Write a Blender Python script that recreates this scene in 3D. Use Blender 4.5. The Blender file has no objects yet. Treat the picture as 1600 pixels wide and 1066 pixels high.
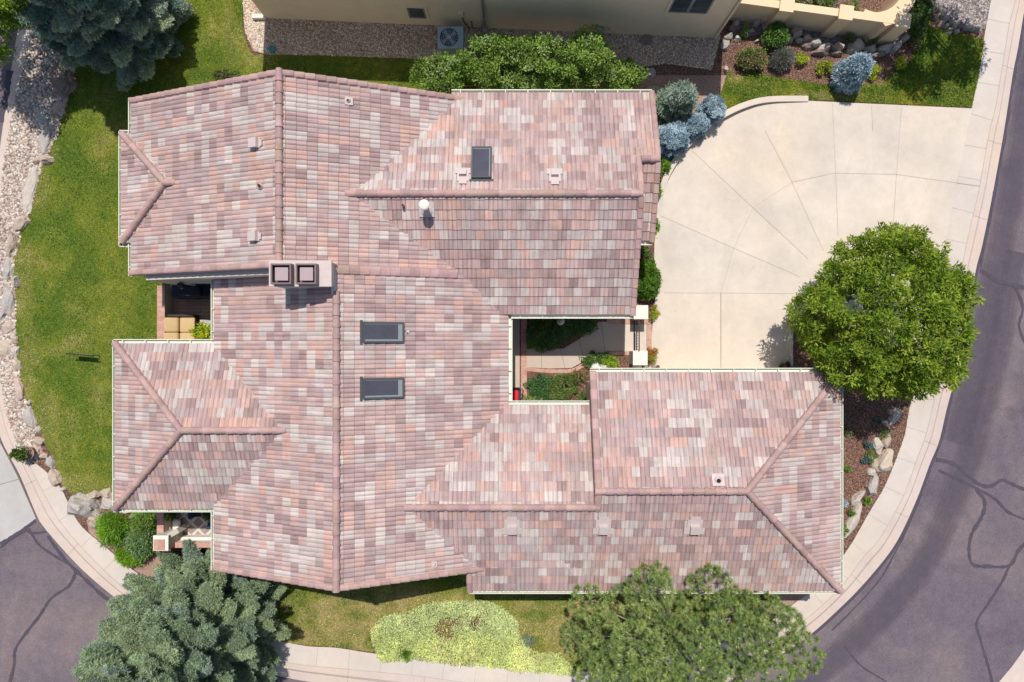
import bpy, math, random
import numpy as np
from mathutils import Vector, Matrix, noise as mnoise
R = math.radians
random.seed(7); rng = np.random.default_rng(7)
S = bpy.context.scene
COL = S.collection
# ------------------------------------------------------------------ camera, sky, sun, exposure
H, F = 26.7, 1067.0            # camera height in metres, focal length in photo pixels (1600 wide)
cam_d = bpy.data.cameras.new("Camera"); cam = bpy.data.objects.new("Camera", cam_d); COL.objects.link(cam)
cam.location = (0, 0, H); cam.rotation_euler = (0, 0, 0)
cam_d.sensor_width = 36.0; cam_d.lens = 36.0 * F / 1600.0
cam_d.clip_start = 0.5; cam_d.clip_end = 2000
S.camera = cam
SH = Vector((0.04, -0.46, -1.0)).normalized()      # direction the sunlight travels
SUN_EL = math.asin(-SH.z)
w = bpy.data.worlds.new("World"); S.world = w; w.use_nodes = True
nt = w.node_tree; bg = nt.nodes["Background"]
sky = nt.nodes.new("ShaderNodeTexSky"); sky.sky_type = 'NISHITA'; sky.sun_disc = False
sky.sun_elevation = SUN_EL
sky.sun_rotation = math.atan2(-SH.x, -SH.y)
nt.links.new(sky.outputs[0], bg.inputs[0]); bg.inputs[1].default_value = 0.13
sun_d = bpy.data.lights.new("Sun", 'SUN'); sun_d.energy = 5.0; sun_d.angle = R(0.5); sun_d.color = (1.0, 0.955, 0.90)
sun = bpy.data.objects.new("Sun", sun_d); COL.objects.link(sun)
sun.rotation_euler = SH.to_track_quat('-Z', 'Y').to_euler(); sun.location = (0, 20, 40)
S.view_settings.view_transform = 'Standard'; S.view_settings.look = 'None'
S.view_settings.gamma = 1.0; S.view_settings.exposure = -0.21
S.render.engine = 'CYCLES'

# ------------------------------------------------------------------ helpers
def W(px, py, z=0.0):
    "point at height z that the photo shows at pixel px, py"
    return ((px - 800) * (H - z) / F, -(py - 533) * (H - z) / F)
def W3(px, py, z=0.0):
    x, y = W(px, py, z); return Vector((x, y, z))
def M1(n, z=0.0): return n * (H - z) / F            # pixels to metres at a height
def hit(px, py, zf):
    z = 3.5
    for _ in range(12):
        x, y = W(px, py, z); z = zf(x, y)
    return Vector((x, y, z))

class MB:
    "mesh builder"
    def __init__(s): s.v = []; s.f = []; s.c = []
    def add(s, vs, fs, col=None):
        b = len(s.v); s.v += [tuple(p) for p in vs]
        for f in fs: s.f.append(tuple(b + i for i in f)); s.c.append(col)
    def box(s, x0, x1, y0, y1, z0, z1, col=None, fr=None):
        P = [(x, y, z) for z in (z0, z1) for x, y in ((x0, y0), (x1, y0), (x1, y1), (x0, y1))]
        if fr: o, u, v, n = fr; P = [o + u * p[0] + v * p[1] + n * p[2] for p in P]
        s.add(P, [(3, 2, 1, 0), (4, 5, 6, 7), (0, 1, 5, 4), (1, 2, 6, 5), (2, 3, 7, 6), (3, 0, 4, 7)], col)
    def prism(s, pts, z0, z1, col=None):
        n = len(pts); P = [(p[0], p[1], z0) for p in pts] + [(p[0], p[1], z1) for p in pts]
        s.add(P, [tuple(range(n - 1, -1, -1)), tuple(range(n, 2 * n))] + [(i, (i + 1) % n, n + (i + 1) % n, n + i) for i in range(n)], col)
    def tube(s, pts, rads, seg=8, cap=True, col=None):
        pts = [Vector(p) for p in pts]; n = len(pts); V = []; Fs = []
        if not hasattr(rads, '__len__'): rads = [rads] * n
        for i, p in enumerate(pts):
            d = (pts[min(i + 1, n - 1)] - pts[max(i - 1, 0)]).normalized()
            a = d.orthogonal().normalized() if i == 0 else (pa - d * pa.dot(d)).normalized()
            pa = a; b = d.cross(a)
            for k in range(seg):
                t = 2 * math.pi * k / seg; V.append(p + (a * math.cos(t) + b * math.sin(t)) * rads[i])
        for i in range(n - 1):
            for k in range(seg):
                Fs.append((i * seg + k, i * seg + (k + 1) % seg, (i + 1) * seg + (k + 1) % seg, (i + 1) * seg + k))
        if cap: Fs += [tuple(range(seg - 1, -1, -1)), tuple((n - 1) * seg + k for k in range(seg))]
        s.add(V, Fs, col)
    def lathe(s, c, prof, seg=20, col=None):
        "prof: list of (radius, z)"
        V = [(c[0] + r * math.cos(2 * math.pi * k / seg), c[1] + r * math.sin(2 * math.pi * k / seg), c[2] + z) for r, z in prof for k in range(seg)]
        Fs = [(i * seg + k, i * seg + (k + 1) % seg, (i + 1) * seg + (k + 1) % seg, (i + 1) * seg + k) for i in range(len(prof) - 1) for k in range(seg)]
        Fs += [tuple(range(seg - 1, -1, -1)), tuple((len(prof) - 1) * seg + k for k in range(seg))]
        s.add(V, Fs, col)
    def build(s, name, mat, parent=None, smooth=False, bevel=0, parent_inv=None):
        me = bpy.data.meshes.new(name); me.from_pydata(s.v, [], s.f); me.materials.append(mat)
        if any(c is not None for c in s.c):
            at = me.color_attributes.new(name='Col', type='FLOAT_COLOR', domain='CORNER')
            arr = []
            for f, c in zip(s.f, s.c): arr += list(tuple(c or (1, 1, 1)) + (1.0,)) * len(f)
            at.data.foreach_set('color', arr)
        if smooth: me.shade_smooth()
        o = bpy.data.objects.new(name, me); COL.objects.link(o); attach(o, parent)
        if bevel:
            m = o.modifiers.new('bevel', 'BEVEL'); m.width = bevel; m.segments = 2; m.limit_method = 'ANGLE'
        return o
WLOC = {}
def attach(o, parent):
    if parent is not None:
        o.parent = parent
        l = Vector((0, 0, 0)); p = parent
        while p is not None: l = l + Vector(p.location); p = p.parent
        # children are modelled in world coordinates: undo the offsets above them
        o.location = -l
def tag(o, label=None, cat=None, group=None, kind=None):
    if label: o['label'] = label
    if cat: o['category'] = cat
    if group: o['group'] = group
    if kind: o['kind'] = kind
    return o
def thing(name, label, cat, loc, group=None):
    o = bpy.data.objects.new(name, None); COL.objects.link(o); o.location = loc; o.empty_display_size = 0.3
    return tag(o, label, cat, group)
def npmesh(name, V, Fc, mat, parent=None, cols=None, smooth=False):
    "V (n,3) array, Fc (m,k) array"
    me = bpy.data.meshes.new(name); m, k = Fc.shape
    me.vertices.add(len(V)); me.vertices.foreach_set('co', np.asarray(V, np.float32).ravel())
    me.loops.add(m * k); me.loops.foreach_set('vertex_index', Fc.astype(np.int32).ravel())
    me.polygons.add(m); me.polygons.foreach_set('loop_start', np.arange(0, m * k, k, dtype=np.int32))
    me.update(calc_edges=True); me.validate()
    if cols is not None:
        at = me.color_attributes.new(name='Col', type='FLOAT_COLOR', domain='CORNER')
        c4 = np.ones((m, k, 4), np.float32); c4[:, :, :3] = cols[:, None, :]
        at.data.foreach_set('color', c4.ravel())
    me.materials.append(mat)
    if smooth: me.shade_smooth()
    o = bpy.data.objects.new(name, me); COL.objects.link(o); attach(o, parent)
    return o
def smooth(pts, n=6, closed=False):
    P = [Vector((p[0], p[1])) for p in pts]; out = []; N = len(P)
    for i in range(N if closed else N - 1):
        if closed: a, b, c, d = P[i - 1], P[i], P[(i + 1) % N], P[(i + 2) % N]
        else: a, b, c, d = P[max(i - 1, 0)], P[i], P[i + 1], P[min(i + 2, N - 1)]
        for k in range(n):
            t = k / n
            out.append(0.5 * ((2 * b) + (c - a) * t + (2 * a - 5 * b + 4 * c - d) * t * t + (3 * b - a - 3 * c + d) * t ** 3))
    if not closed: out.append(P[-1])
    return out
def wp(pts, z=0.0): return [W(p[0], p[1], z) for p in pts]
def resample(P, step):
    P = [Vector(p[:2]) for p in P]; out = [P[0].copy()]; acc = 0
    for a, b in zip(P, P[1:]):
        L = (b - a).length
        if L < 1e-6: continue
        t = step - acc
        while t <= L: out.append(a.lerp(b, t / L)); t += step
        acc = L - (t - step)
    return out
def nearest(p, P):
    best = None; bd = 1e9
    for a, b in zip(P, P[1:]):
        ab = b - a; t = max(0, min(1, (p - a).dot(ab) / max(ab.length_squared, 1e-9))); q = a + ab * t
        d = (q - p).length
        if d < bd: bd = d; best = q
    return best
def ribbon(mb, P, width, z, col=None, jitter=0):
    P = [Vector(p[:2]) for p in P]; n = len(P); V = []
    for i, p in enumerate(P):
        d = (P[min(i + 1, n - 1)] - P[max(i - 1, 0)]); d = d.normalized() if d.length > 1e-6 else Vector((1, 0))
        nn = Vector((-d.y, d.x)); wd = width * (1 + (random.uniform(-jitter, jitter) if jitter else 0)) / 2
        V.append((p.x + nn.x * wd, p.y + nn.y * wd, z)); V.append((p.x - nn.x * wd, p.y - nn.y * wd, z))
    mb.add(V, [(2 * i, 2 * i + 1, 2 * i + 3, 2 * i + 2)[::-1] for i in range(n - 1)], col)
def sheet(name, pts, z, mat, label=None, cat=None, kind='structure', parent=None, thick=0):
    mb = MB()
    area = sum(a[0] * b[1] - b[0] * a[1] for a, b in zip(pts, list(pts[1:]) + [pts[0]]))
    if area < 0: pts = pts[::-1]
    if thick: mb.prism(pts, z - thick, z)
    else: mb.add([(p[0], p[1], z) for p in pts], [tuple(range(len(pts)))])
    o = mb.build(name, mat, parent)
    return tag(o, label, cat, kind=kind if parent is None else None)
def inpoly(x, y, P):
    c = np.zeros(len(x), bool); n = len(P)
    for i in range(n):
        x1, y1 = P[i][0], P[i][1]; x2, y2 = P[(i + 1) % n][0], P[(i + 1) % n][1]
        if y1 == y2: continue
        k = ((y1 > y) != (y2 > y)) & (x < (x2 - x1) * (y - y1) / (y2 - y1) + x1); c ^= k
    return c

# ------------------------------------------------------------------ materials
def srgb(r, g, b): return tuple(((c / 255) / 12.92 if c / 255 < 0.04045 else ((c / 255 + 0.055) / 1.055) ** 2.4) for c in (r, g, b))
class NT:
    def __init__(s, name):
        s.m = bpy.data.materials.new(name); s.m.use_nodes = True; s.t = s.m.node_tree; s.p = s.t.nodes['Principled BSDF']
        s.tc = s.t.nodes.new('ShaderNodeTexCoord').outputs['Object']
    def n(s, ty, **kw):
        nd = s.t.nodes.new(ty)
        for k, v in kw.items():
            if hasattr(nd, k): setattr(nd, k, v)
        return nd
    def l(s, a, b): s.t.links.new(a, b)
    def map(s, sc):
        m = s.n('ShaderNodeMapping'); s.l(s.tc, m.inputs[0]); m.inputs['Scale'].default_value = sc; return m.outputs[0]
    def noise(s, scale, detail=4, rough=0.6, vec=None, dist=0):
        nd = s.n('ShaderNodeTexNoise'); s.l(vec or s.tc, nd.inputs['Vector'])
        nd.inputs['Scale'].default_value = scale; nd.inputs['Detail'].default_value = detail; nd.inputs['Roughness'].default_value = rough
        nd.inputs['Distortion'].default_value = dist; return nd.outputs['Fac']
    def vor(s, scale, out='Distance', feature='F1', vec=None):
        nd = s.n('ShaderNodeTexVoronoi'); nd.feature = feature; s.l(vec or s.tc, nd.inputs['Vector']); nd.inputs['Scale'].default_value = scale
        return nd.outputs[out]
    def ramp(s, fac, stops):
        nd = s.n('ShaderNodeValToRGB'); s.l(fac, nd.inputs[0]); e = nd.color_ramp.elements
        while len(e) < len(stops): e.new(0.5)
        for el, (p, c) in zip(e, stops): el.position = p; el.color = tuple(c) + (1,) if len(c) == 3 else c
        return nd.outputs[0]
    def mix(s, a, b, fac, mode='MIX'):
        nd = s.n('ShaderNodeMix'); nd.data_type = 'RGBA'; nd.blend_type = mode
        def put(i, x):
            if isinstance(x, (int, float)): i.default_value = x
            elif isinstance(x, tuple): i.default_value = x + (1,) if len(x) == 3 else x
            else: s.l(x, i)
        put(nd.inputs[0], fac); put(nd.inputs[6], a); put(nd.inputs[7], b); return nd.outputs[2]
    def bump(s, h, dist=0.01, st=1.0, prev=None):
        nd = s.n('ShaderNodeBump'); s.l(h, nd.inputs['Height']); nd.inputs['Distance'].default_value = dist; nd.inputs['Strength'].default_value = st
        if prev: s.l(prev, nd.inputs['Normal'])
        s.l(nd.outputs[0], s.p.inputs['Normal']); return nd.outputs[0]
    def out(s, col=None, rough=0.9, spec=0.3, metal=0):
        if col is not None:
            if isinstance(col, tuple): s.p.inputs['Base Color'].default_value = col + (1,)
            else: s.l(col, s.p.inputs['Base Color'])
        s.p.inputs['Roughness'].default_value = rough; s.p.inputs['Specular IOR Level'].default_value = spec; s.p.inputs['Metallic'].default_value = metal
        return s.m
G2 = lambda v: (v, v, v)
def simple(name, col, rough=0.8, var=0.12, scale=6, metal=0, spec=0.3, bump=0.0):
    t = NT(name); a = t.noise(scale, 5); b = t.noise(scale * 9, 3)
    f = t.mix(G2(1 - var), G2(1 + var), a); g = t.mix(G2(1 - var * .5), G2(1 + var * .5), b)
    c = t.mix(t.mix(col, f, 1.0, 'MULTIPLY'), g, 1.0, 'MULTIPLY')
    if bump: t.bump(b, bump)
    return t.out(c, rough, spec, metal)
def tile_mat(name, streak):
    t = NT(name); at = t.n('ShaderNodeAttribute'); at.attribute_name = 'Col'
    st = t.noise(1.0, 3, 0.6, t.map(streak)); fine = t.noise(60, 3); big = t.noise(0.35, 4, .6)
    c = t.mix(at.outputs['Color'], t.ramp(st, [(0.3, G2(0.80)), (0.7, G2(1.18))]), 1.0, 'MULTIPLY')
    c = t.mix(c, t.ramp(fine, [(0.3, G2(0.9)), (0.7, G2(1.1))]), 1.0, 'MULTIPLY')
    c = t.mix(c, t.ramp(big, [(0.3, (0.90, .885, .88)), (0.7, (1.06, 1.06, 1.06))]), 1.0, 'MULTIPLY')
    c = t.mix(c, t.ramp(t.noise(2.6, 6, .75), [(0.32, (0.86, .84, .82)), (0.5, (1.0, 1.0, 1.0)), (0.75, (1.06, 1.05, 1.04))]), 1.0, 'MULTIPLY')
    t.bump(st, 0.004, 0.6); return t.out(c, 0.75, 0.3)
M = {}
M['tile_ns'] = tile_mat('roof_tile_ns', (16, 0.9, 1)); M['tile_ew'] = tile_mat('roof_tile_ew', (0.9, 16, 1))
t = NT('ridge_tile'); at = t.n('ShaderNodeAttribute'); at.attribute_name = 'Col'
c = t.mix((0.44, 0.295, 0.27), at.outputs['Color'], 1.0, 'MULTIPLY'); c = t.mix(c, t.ramp(t.noise(3, 6, .7), [(0.3, (0.80, .78, .76)), (0.7, (1.12, 1.10, 1.08))]), 1.0, 'MULTIPLY'); c = t.mix(c, t.ramp(t.noise(30, 4, .7), [(0.3, G2(.88)), (0.7, G2(1.08))]), 1.0, 'MULTIPLY'); M['cap'] = t.out(c, .75, .3)
M['fascia'] = simple('cream_fascia', (0.62, 0.58, 0.48), 0.6, 0.06)
M['gutter'] = simple('cream_gutter', (0.66, 0.655, 0.545), 0.45, 0.06)
M['stucco'] = simple('warm_stucco', (0.56, 0.50, 0.43), 0.9, 0.06, 2, bump=.004)
M['soffit'] = simple('soffit', (0.40, 0.36, 0.31), 0.9, 0.05)
M['white_stucco'] = simple('white_stucco', (0.74, 0.685, 0.60), 0.85, 0.04, 3, bump=.003)
M['pinkwhite'] = simple('flashing_paint', (0.54, 0.45, 0.42), 0.6, 0.16, 5)
M['black'] = simple('black', (0.012, 0.012, 0.014), 0.6, 0.2)
M['darkmetal'] = simple('dark_metal', (0.05, 0.045, 0.045), 0.4, 0.1, metal=.6)
M['brownmetal'] = simple('brown_metal', (0.17, 0.115, 0.11), 0.45, 0.1)
M['lightmetal'] = simple('mauve_metal', (0.38, 0.29, 0.30), 0.5, 0.08)
M['greymetal'] = simple('grey_metal', (0.35, 0.36, 0.36), 0.4, 0.1, metal=.5)
M['steelblue'] = simple('grey_blue_paint', (0.40, 0.50, 0.54), 0.5, 0.08)
M['skyframe'] = simple('skylight_frame', (0.075, 0.080, 0.085), 0.4, 0.1)
M['skytrim'] = simple('skylight_trim', (0.22, 0.25, 0.24), 0.5, 0.05)
t = NT('skylight_glass'); M['skyglass'] = t.out(t.mix((0.052, 0.048, 0.062), (0.095, 0.090, 0.115), t.noise(2.5, 2)), 0.08, 0.5)
t = NT('window_glass'); M['glass'] = t.out(t.mix((0.02, 0.03, 0.035), (0.09, 0.13, 0.14), t.noise(3, 2)), 0.05, 0.6)
def concrete(name, col, stain=0.10, warm=(0.98, 0.93, 0.84)):
    t = NT(name); c = t.mix(col, t.ramp(t.noise(0.45, 6, .6), [(0.3, G2(1 - stain)), (0.72, G2(1 + stain * .6))]), 1.0, 'MULTIPLY')
    c = t.mix(c, t.ramp(t.noise(2.2, 6, .7, dist=1), [(0.35, G2(0.955)), (0.65, G2(1.03))]), 1.0, 'MULTIPLY')
    c = t.mix(c, t.ramp(t.noise(0.22, 3, .5), [(0.4, (1, 1, 1)), (0.7, warm)]), 1.0, 'MULTIPLY')
    c = t.mix(c, t.ramp(t.noise(90, 2), [(0.3, G2(0.93)), (0.7, G2(1.05))]), 1.0, 'MULTIPLY')
    c = t.mix(c, t.ramp(t.noise(5.5, 3, .5, t.map((1, .35, 1))), [(0.70, G2(1.0)), (0.80, G2(0.93))]), 1.0, 'MULTIPLY')
    c = t.mix(c, t.ramp(t.noise(1.1, 7, .8, dist=1.5), [(0.30, G2(0.93)), (0.42, G2(1.0))]), 1.0, 'MULTIPLY'); c = t.mix(c, t.ramp(t.vor(.9, 'Distance', vec=t.map((1, 1, 1))), [(0.02, G2(0.86)), (0.05, G2(1.0))]), 1.0, 'MULTIPLY')
    t.bump(t.noise(90, 2), 0.002); return t.out(c, 0.85, 0.3)
M['drive'] = concrete('driveway_concrete', (0.635, 0.555, 0.470), stain=.15, warm=(1.0, .955, .89))
M['walk'] = concrete('sidewalk_concrete', (0.59, 0.52, 0.46))
M['kerb'] = concrete('kerb_concrete', (0.59, 0.485, 0.425))
M['apron'] = concrete('apron_concrete', (0.47, 0.45, 0.435))
M['courtwalk'] = concrete('court_concrete', (0.52, 0.435, 0.37))
M['joint'] = simple('concrete_joint', (0.41, 0.355, 0.305), 0.95, 0.25, 3)
M['joint2'] = simple('dark_joint', (0.20, 0.15, 0.12), 0.95, 0.25, 3)
t = NT('asphalt')
c = t.ramp(t.noise(0.22, 5, .6, dist=.6), [(0.32, (0.112, 0.093, 0.116)), (0.5, (0.150, 0.120, 0.138)), (0.68, (0.210, 0.165, 0.160))])
sp = t.vor(75, 'Color'); sv = t.n('ShaderNodeSeparateColor'); t.l(sp, sv.inputs[0])
c = t.mix(c, t.ramp(sv.outputs[0], [(0.0, G2(0.80)), (0.6, G2(1.0)), (0.95, G2(1.22)), (1.0, G2(1.9))]), 1.0, 'MULTIPLY')
c = t.mix(c, t.ramp(t.noise(3, 6, .75), [(0.3, G2(0.86)), (0.7, G2(1.12))]), 1.0, 'MULTIPLY')
c = t.mix(c, t.ramp(t.noise(40, 3, .8), [(0.3, G2(0.84)), (0.7, G2(1.18))]), 1.0, 'MULTIPLY')
c = t.mix(c, t.ramp(t.vor(.33, 'Distance', vec=t.map((1, .8, 1))), [(0.03, G2(0.72)), (0.10, G2(1.0))]), .7, 'MULTIPLY'); c = t.mix(c, t.ramp(t.noise(.9, 8, .85, dist=2.5), [(0.33, G2(0.86)), (0.45, G2(1.0))]), 1.0, 'MULTIPLY')
t.bump(sv.outputs[0], 0.006, .6); M['asphalt'] = t.out(c, 0.9, 0.25)
def stain(name, col):
    t = NT(name); c = t.mix(col, t.ramp(t.noise(4, 6, .7), [(0.3, G2(0.85)), (0.7, G2(1.12))]), 1.0, 'MULTIPLY'); t.bump(t.noise(60, 2), .004)
    return t.out(c, 0.9, .25)
M['seal'] = stain('crack_sealant', (0.080, 0.068, 0.086)); 
t = NT('sealed_band'); c = t.mix((0.118, 0.100, 0.125), t.ramp(t.noise(4, 6, .7), [(0.3, G2(0.85)), (0.7, G2(1.12))]), 1.0, 'MULTIPLY'); t.out(c, .9, .25)
at = t.n('ShaderNodeAttribute'); at.attribute_name = 'Col'; fm = t.mix(at.outputs['Color'], t.ramp(t.noise(1.3, 5, .7), [(.3, G2(.35)), (.6, G2(1.0))]), 1.0, 'MULTIPLY'); fm = t.mix(fm, G2(.72), 1.0, 'MULTIPLY')
tp = t.n('ShaderNodeBsdfTransparent'); mx = t.n('ShaderNodeMixShader'); t.l(fm, mx.inputs[0]); t.l(tp.outputs[0], mx.inputs[1]); t.l(t.p.outputs[0], mx.inputs[2]); t.l(mx.outputs[0], t.t.nodes['Material Output'].inputs[0]); M['sealband'] = t.m
t = NT('lawn_grass')
c = t.ramp(t.noise(0.55, 6, .62, dist=.5), [(0.28, (0.075, 0.135, 0.022)), (0.45, (0.125, 0.180, 0.022)), (0.58, (0.190, 0.220, 0.035)), (0.75, (0.320, 0.280, 0.095))])
c = t.mix(c, t.ramp(t.noise(26, 4, .75), [(0.3, G2(0.62)), (0.7, G2(1.40))]), 1.0, 'MULTIPLY')
c = t.mix(c, t.ramp(t.noise(5, 5, .75), [(0.3, G2(0.80)), (0.7, G2(1.22))]), 1.0, 'MULTIPLY')
t.bump(t.noise(30, 4, .8), 0.05, 1.0); M['lawn'] = t.out(c, 0.95, .15)
t = NT('patchy_lawn_grass')
c = t.ramp(t.noise(0.8, 6, .65, dist=.8), [(0.30, (0.105, 0.150, 0.022)), (0.46, (0.200, 0.215, 0.045)), (0.58, (0.330, 0.275, 0.110)), (0.75, (0.420, 0.330, 0.160))])
c = t.mix(c, t.ramp(t.noise(26, 4, .75), [(0.3, G2(0.62)), (0.7, G2(1.40))]), 1.0, 'MULTIPLY'); t.bump(t.noise(30, 4, .8), 0.05, 1.0); M['lawn_dry'] = t.out(c, 0.95, .15)
def ground_mat(name, cols, scale, dist=0.02, extra=1.0):
    t = NT(name); v = t.vor(scale, 'Color'); sv = t.n('ShaderNodeSeparateColor'); t.l(v, sv.inputs[0])
    n = len(cols); c = t.ramp(sv.outputs[0], [(i / (n - 1), cc) for i, cc in enumerate(cols)])
    c = t.mix(c, t.ramp(t.vor(scale), [(0.25, G2(1.1)), (0.75, G2(0.35))]), 0.8 * extra, 'MULTIPLY')
    c = t.mix(c, t.ramp(t.noise(1.2, 5), [(0.3, G2(0.8)), (0.7, G2(1.15))]), 1.0, 'MULTIPLY')
    t.bump(t.vor(scale), -dist, 1.0); return t.out(c, 0.9, .2)
M['gravel'] = ground_mat('pea_gravel', [(0.34, 0.24, 0.17), (0.62, 0.47, 0.33), (0.46, 0.34, 0.26), (0.75, 0.62, 0.48)], 20)
M['darkgravel'] = ground_mat('grey_gravel', [(0.14, 0.11, 0.105), (0.32, 0.27, 0.25), (0.22, 0.18, 0.165), (0.42, 0.36, 0.33)], 22)
M['river'] = ground_mat('river_gravel', [(0.36, 0.27, 0.22), (0.55, 0.47, 0.42), (0.44, 0.33, 0.29), (0.68, 0.62, 0.56)], 14, .04)
M['mulch'] = ground_mat('bark_mulch', [(0.10, 0.052, 0.037), (0.26, 0.145, 0.10), (0.17, 0.09, 0.064), (0.36, 0.225, 0.165)], 24)
M['soil'] = ground_mat('pink_soil', [(0.33, 0.20, 0.15), (0.42, 0.28, 0.21), (0.38, 0.24, 0.18), (0.48, 0.34, 0.27)], 30, .01, .5)
M['earth'] = simple('dry_earth', (0.16, 0.13, 0.08), .95, .3, .5)
t = NT('brick'); b = t.n('ShaderNodeTexBrick'); t.l(t.tc, b.inputs['Vector'])
b.inputs['Color1'].default_value = (0.47, 0.235, 0.175, 1); b.inputs['Color2'].default_value = (0.56, 0.32, 0.25, 1); b.inputs['Mortar'].default_value = (0.42, 0.34, 0.28, 1)
b.inputs['Scale'].default_value = 1; b.inputs['Brick Width'].default_value = 0.4; b.inputs['Row Height'].default_value = 0.095; b.inputs['Mortar Size'].default_value = 0.008; b.offset = 0.0
M['brick_y'] = t.out(t.mix(b.outputs[0], t.ramp(t.noise(12, 3), [(0.3, G2(.85)), (.7, G2(1.15))]), 1.0, 'MULTIPLY'), .9, .2)
t = NT('brick_across'); mp = t.n('ShaderNodeMapping'); t.l(t.tc, mp.inputs[0]); mp.inputs['Rotation'].default_value = (0, 0, R(90))
b2 = t.n('ShaderNodeTexBrick'); t.l(mp.outputs[0], b2.inputs['Vector'])
for k in ('Color1', 'Color2', 'Mortar', 'Scale', 'Brick Width', 'Row Height', 'Mortar Size'): b2.inputs[k].default_value = b.inputs[k].default_value
b2.offset = 0.0
M['brick_x'] = t.out(t.mix(b2.outputs[0], t.ramp(t.noise(12, 3), [(0.3, G2(.85)), (.7, G2(1.15))]), 1.0, 'MULTIPLY'), .9, .2)
t = NT('deck_pavers'); b = t.n('ShaderNodeTexBrick'); t.l(t.tc, b.inputs['Vector'])
b.inputs['Color1'].default_value = (0.30, 0.19, 0.14, 1); b.inputs['Color2'].default_value = (0.36, 0.24, 0.18, 1); b.inputs['Mortar'].default_value = (0.16, 0.10, 0.08, 1)
b.inputs['Scale'].default_value = 1; b.inputs['Brick Width'].default_value = 0.9; b.inputs['Row Height'].default_value = 0.14; b.inputs['Mortar Size'].default_value = 0.008
M['paver'] = t.out(b.outputs[0], .85, .2)
def rock_mat(name, col, col2):
    t = NT(name); c = t.mix(col, col2, t.ramp(t.noise(3.0, 5, .65, dist=.6), [(0.35, G2(0)), (0.65, G2(1))]))
    c = t.mix(c, t.ramp(t.noise(22, 5, .7), [(0.3, G2(0.78)), (0.7, G2(1.15))]), 1.0, 'MULTIPLY')
    t.bump(t.noise(9, 6, .7), 0.05, .8); return t.out(c, 0.9, .2)
M['rock_tan'] = rock_mat('rock_tan', (0.47, 0.36, 0.27), (0.60, 0.49, 0.40)); M['rock_grey'] = rock_mat('rock_grey', (0.40, 0.355, 0.325), (0.56, 0.50, 0.45))
M['rock_pink'] = rock_mat('rock_pink', (0.52, 0.36, 0.30), (0.64, 0.50, 0.43)); M['rock_gold'] = rock_mat('rock_gold', (0.60, 0.44, 0.28), (0.62, 0.55, 0.50))
M['rock_white'] = rock_mat('rock_white', (0.52, 0.44, 0.37), (0.66, 0.59, 0.52)); M['rock_brown'] = rock_mat('rock_brown', (0.24, 0.17, 0.14), (0.38, 0.30, 0.26))
M['bark'] = simple('bark', (0.13, 0.10, 0.08), .95, .3, 8, bump=.02); M['greybark'] = simple('grey_twig', (0.30, 0.25, 0.22), .95, .2, 8)
def leaf_mat(name, trans=0.30, rough=0.6):
    t = NT(name); at = t.n('ShaderNodeAttribute'); at.attribute_name = 'Col'
    c = t.mix(at.outputs['Color'], t.ramp(t.noise(1.6, 3), [(0.3, G2(0.80)), (0.7, G2(1.20))]), 1.0, 'MULTIPLY')
    m = t.out(c, rough, .25); tr = t.n('ShaderNodeBsdfTranslucent'); t.l(c, tr.inputs[0]); mx = t.n('ShaderNodeMixShader'); mx.inputs[0].default_value = trans
    t.l(t.p.outputs[0], mx.inputs[1]); t.l(tr.outputs[0], mx.inputs[2]); t.l(mx.outputs[0], t.t.nodes['Material Output'].inputs[0]); return m
M['leaf'] = leaf_mat('leaves'); M['needle'] = leaf_mat('needles', .15, .7)
M['vcol'] = None
t = NT('painted_vcol'); at = t.n('ShaderNodeAttribute'); at.attribute_name = 'Col'
M['vcol'] = t.out(t.mix(at.outputs['Color'], t.ramp(t.noise(14, 4), [(0.3, G2(.85)), (.7, G2(1.12))]), 1.0, 'MULTIPLY'), .85, .25)
M['nstucco'] = None
t = NT('tan_stucco'); c = t.mix((0.86, 0.68, 0.46), (0.80, 0.67, 0.50), t.noise(0.3, 3))
c = t.mix(c, t.ramp(t.noise(2.0, 5, .7), [(0.3, G2(0.94)), (.7, G2(1.04))]), 1.0, 'MULTIPLY'); t.bump(t.noise(40, 3), .004); M['nstucco'] = t.out(c, .9, .2)
M['ycap'] = simple('tan_wall', (0.74, 0.56, 0.36), .9, .05, 2, bump=.003)
# ------------------------------------------------------------------ GROUND
sheet('ground', [(-500, -500), (500, -500), (500, 500), (-500, 500)], -0.17, M['earth'], 'dry earth beyond the streets')
sheet('road', [(-45, -45), (45, -45), (45, 45), (-45, 45)], -0.12, M['asphalt'], 'weathered purple grey asphalt street with sealed cracks')
ROAD = bpy.data.objects['road']
ASPH = [(40, -400), (40, -60), (22, 60), (12, 120), (2, 190), (-8, 260), (-22, 350), (-28, 450), (-24, 560), (-14, 640), (0, 691), (28, 744), (56, 810), (73, 834), (124, 890), (180, 938), (250, 990), (340, 1035), (445, 1061), (560, 1080), (700, 1100), (850, 1116), (980, 1115), (1090, 1090), (1180, 1048), (1256, 1003), (1321, 946), (1366, 898), (1403, 849), (1434, 784), (1456, 725), (1470, 691), (1482, 640), (1493, 598), (1515, 500), (1528, 421), (1538, 382), (1555, 298), (1572, 203), (1586, 113), (1594, 73), (1606, 0), (1618, -80), (1660, -400)]
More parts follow.
